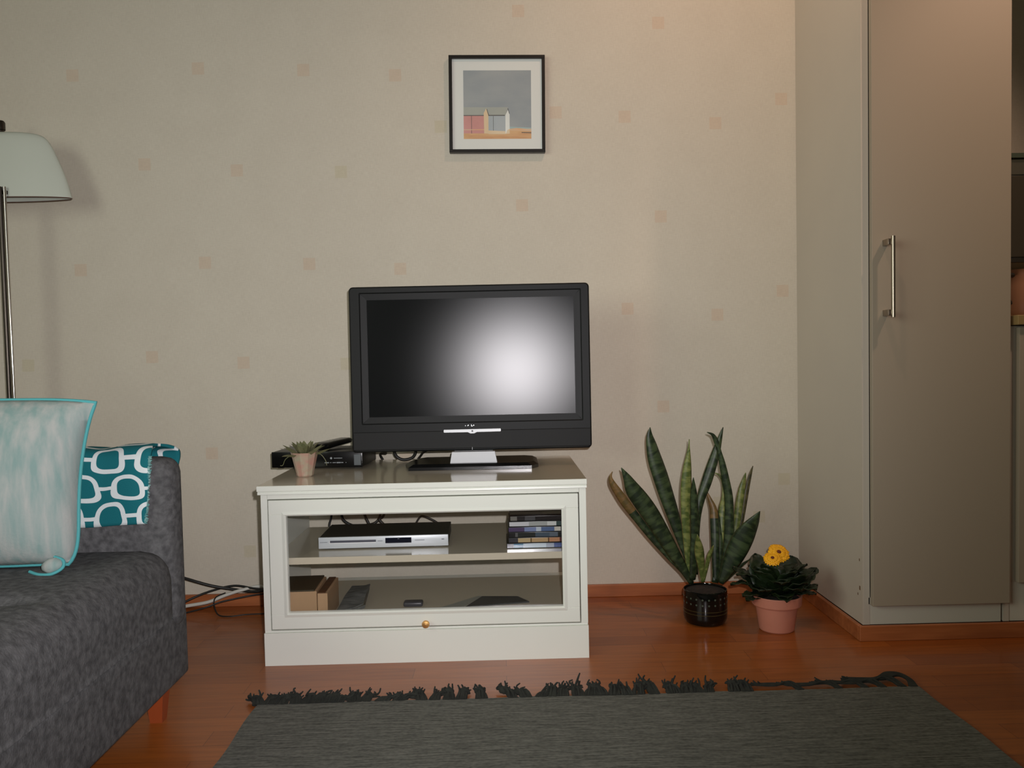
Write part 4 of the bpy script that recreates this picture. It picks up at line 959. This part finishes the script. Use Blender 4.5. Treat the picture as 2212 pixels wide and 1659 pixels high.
# ------------------------------------------------------------------ gerbera
GX, GY = .7615, -.365
t = thing('potted_gerbera', (GX, GY, 0), 'yellow gerbera with dark round leaves in a pink terracotta-style pot', 'potted plant')
pr = [(.0001, 0), (.0445, 0), (.0475, .003), (.0575, .070), (.0650, .071), (.0672, .074), (.0690, .098), (.0675, .1005), (.0640, .0995), (.0625, .085), (.0001, .084)]
ob('pot', lathe(NB(), pr, (GX, GY, 0), 64), mat('pink_clay', srgb(196, 128, 106), .6, noise=(14, (1, 1, 1), srgb(188, 120, 98))), t, 30)
ob('soil', lathe(NB(), [(.0001, .085), (.062, .085), (.061, .092), (.0001, .095)], (GX, GY, 0), 40), m_soil, t, 40)
m_gl = mat('gerbera_leaf', srgb(28, 44, 18), .45, noise=(30, (1, 1, 1), srgb(20, 32, 14)))
rnd = random.Random(11)
def gleaf(az, el, Lf, wd, stem, droop, z0=.095, ox=0):
    bm = NB(); base = Vector((GX+ox+.012*math.cos(az), GY+.012*math.sin(az), z0)); p = base.copy(); side = Vector((-math.sin(az), math.cos(az), 0)); n = 14; prev = None; e = el
    for k in range(n+1):
        s = k/n; d = Vector((math.cos(az)*math.cos(e), math.sin(az)*math.cos(e), math.sin(e))); up = side.cross(d)*-1
        ls = max(0, (s-stem)/(1-stem)); w = .0018 if ls <= 0 else wd*(max(0, math.sin(ls**.9*math.pi))**.5)*.5+.0008
        w *= 1+.04*math.sin(k*2.4)
        row = [bm.verts.new(p+side*w*a+up*(w*.25*a*a+.003*math.sin(k*1.7+a*3)*(ls > 0))) for a in (-1, -.5, 0, .5, 1)]
        if prev:
            for i in range(4): bm.faces.new((prev[i], prev[i+1], row[i+1], row[i]))
        prev = row; p = p+d*(Lf/n); e -= droop/n*(.4+1.2*s)
    o = ob('leaf', bm, m_gl, t, 80); sm = o.modifiers.new('thickness', 'SOLIDIFY'); sm.thickness = .0012; sm.offset = 0
for k in range(12):
    az = k*2.399+.3; q = .3+.7*k/12
    gleaf(az, R(84-40*q)+rnd.uniform(-.12, .12), .096+.014*rnd.random(), .056+.012*rnd.random(), .16, .7+.5*rnd.random())
for az, el, Lf, wd, dr in ((R(178), .62, .125, .030, 1.0), (R(205), .25, .112, .040, .3), (R(5), .66, .122, .018, .25), (R(-6), .42, .106, .034, .4), (R(10), .95, .118, .010, .5), (R(185), 1.0, .13, .012, 1.3), (R(-15), .20, .095, .045, .3), (R(195), .05, .085, .045, .3)): gleaf(az, el, Lf, wd, .35, dr)
# big rounded leaves that make the two mounds
for az, el, wd, Lf in ((R(-25), 1.22, .072, .112), (R(-50), 1.30, .066, .100), (R(-5), 1.15, .060, .112), (R(-140), 1.38, .060, .112), (R(-165), 1.25, .060, .108), (R(-95), 1.0, .065, .080), (R(-60), .7, .060, .085), (R(-125), .7, .060, .085), (R(-90), .35, .05, .075)): gleaf(az, el, Lf, wd, .12, .75)
for ox, az, el, wd, Lf, dr in ((-.036, 100, 78, .062, .116, .35), (-.028, -110, 76, .058, .100, .55), (.030, 60, 70, .078, .112, .45), (.034, -70, 62, .074, .096, .6), (.0, 90, 80, .066, .098, .3),
                           (.004, -90, 60, .066, .086, .7), (-.030, -120, 40, .062, .080, .7), (.036, -50, 38, .064, .080, .7), (-.044, 150, 60, .060, .10, .6), (.046, 20, 52, .066, .10, .5), (.0, -88, 25, .060, .072, .6)):
    gleaf(R(az), R(el), Lf, wd, .10, dr, ox=ox)
m_pet = mat('yellow_petal', srgb(236, 168, 8), .5, noise=(60, (1, 1, 1), srgb(244, 184, 20))); m_eye = mat('dark_flower_eye', srgb(96, 40, 14), .8); m_stem = mat('gerbera_stem', srgb(70, 92, 48), .5)
def flower(c, r, aim, npet):
    M = Matrix.Translation(c) @ Vector(aim).normalized().to_track_quat('Z', 'Y').to_matrix().to_4x4()
    bm = NB()
    for ring, (rr, z, nn) in enumerate(((1, 0, npet), (.93, .002, npet), (.60, .0045, npet-6))):
        for k in range(nn):
            a = 2*math.pi*(k+.5*ring)/nn+rnd.uniform(-.05, .05); Lp = r*rr*rnd.uniform(.93, 1.04); w = r*.135
            Q = M @ Matrix.Rotation(a, 4, 'Z'); pr_ = None
            for s, ww, zz in ((.15, .35, 0), (.5, .9, .0022), (.8, 1, .0018), (.94, .7, .0005), (1, .15, -.0008)):
                row = [bm.verts.new(Q @ Vector((Lp*s, w*ww*b, z+zz+.0008*abs(b)))) for b in (-1, 0, 1)]
                if pr_:
                    for i in range(2): bm.faces.new((pr_[i], pr_[i+1], row[i+1], row[i]))
                pr_ = row
    f = ob('flower', bm, m_pet, t, 80); sm = f.modifiers.new('thickness', 'SOLIDIFY'); sm.thickness = .0006
    bm = NB(); lathe(bm, [(.0001, .001), (r*.2, .002), (r*.19, .0065), (r*.1, .0085), (.0001, .009)], M=M, seg=24); ob('flower_eye', bm, m_eye, f, 60)
    d = Vector(aim).normalized(); bm = NB(); tube(bm, [Vector((GX-.004, GY, .095)), Vector(((GX+c[0])/2, (GY+c[1])/2+.004, (.095+c[2])/2-.004)), Vector(c)-d*.012, Vector(c)+d*.001], .0020, 8); ob('stem', bm, m_stem, t, 60)
flower((.7615, -.385, .2200), .0310, (.05, -.66, .75), 22)
flower((.7390, -.402, .2080), .0250, (-.15, -.62, .78), 20)
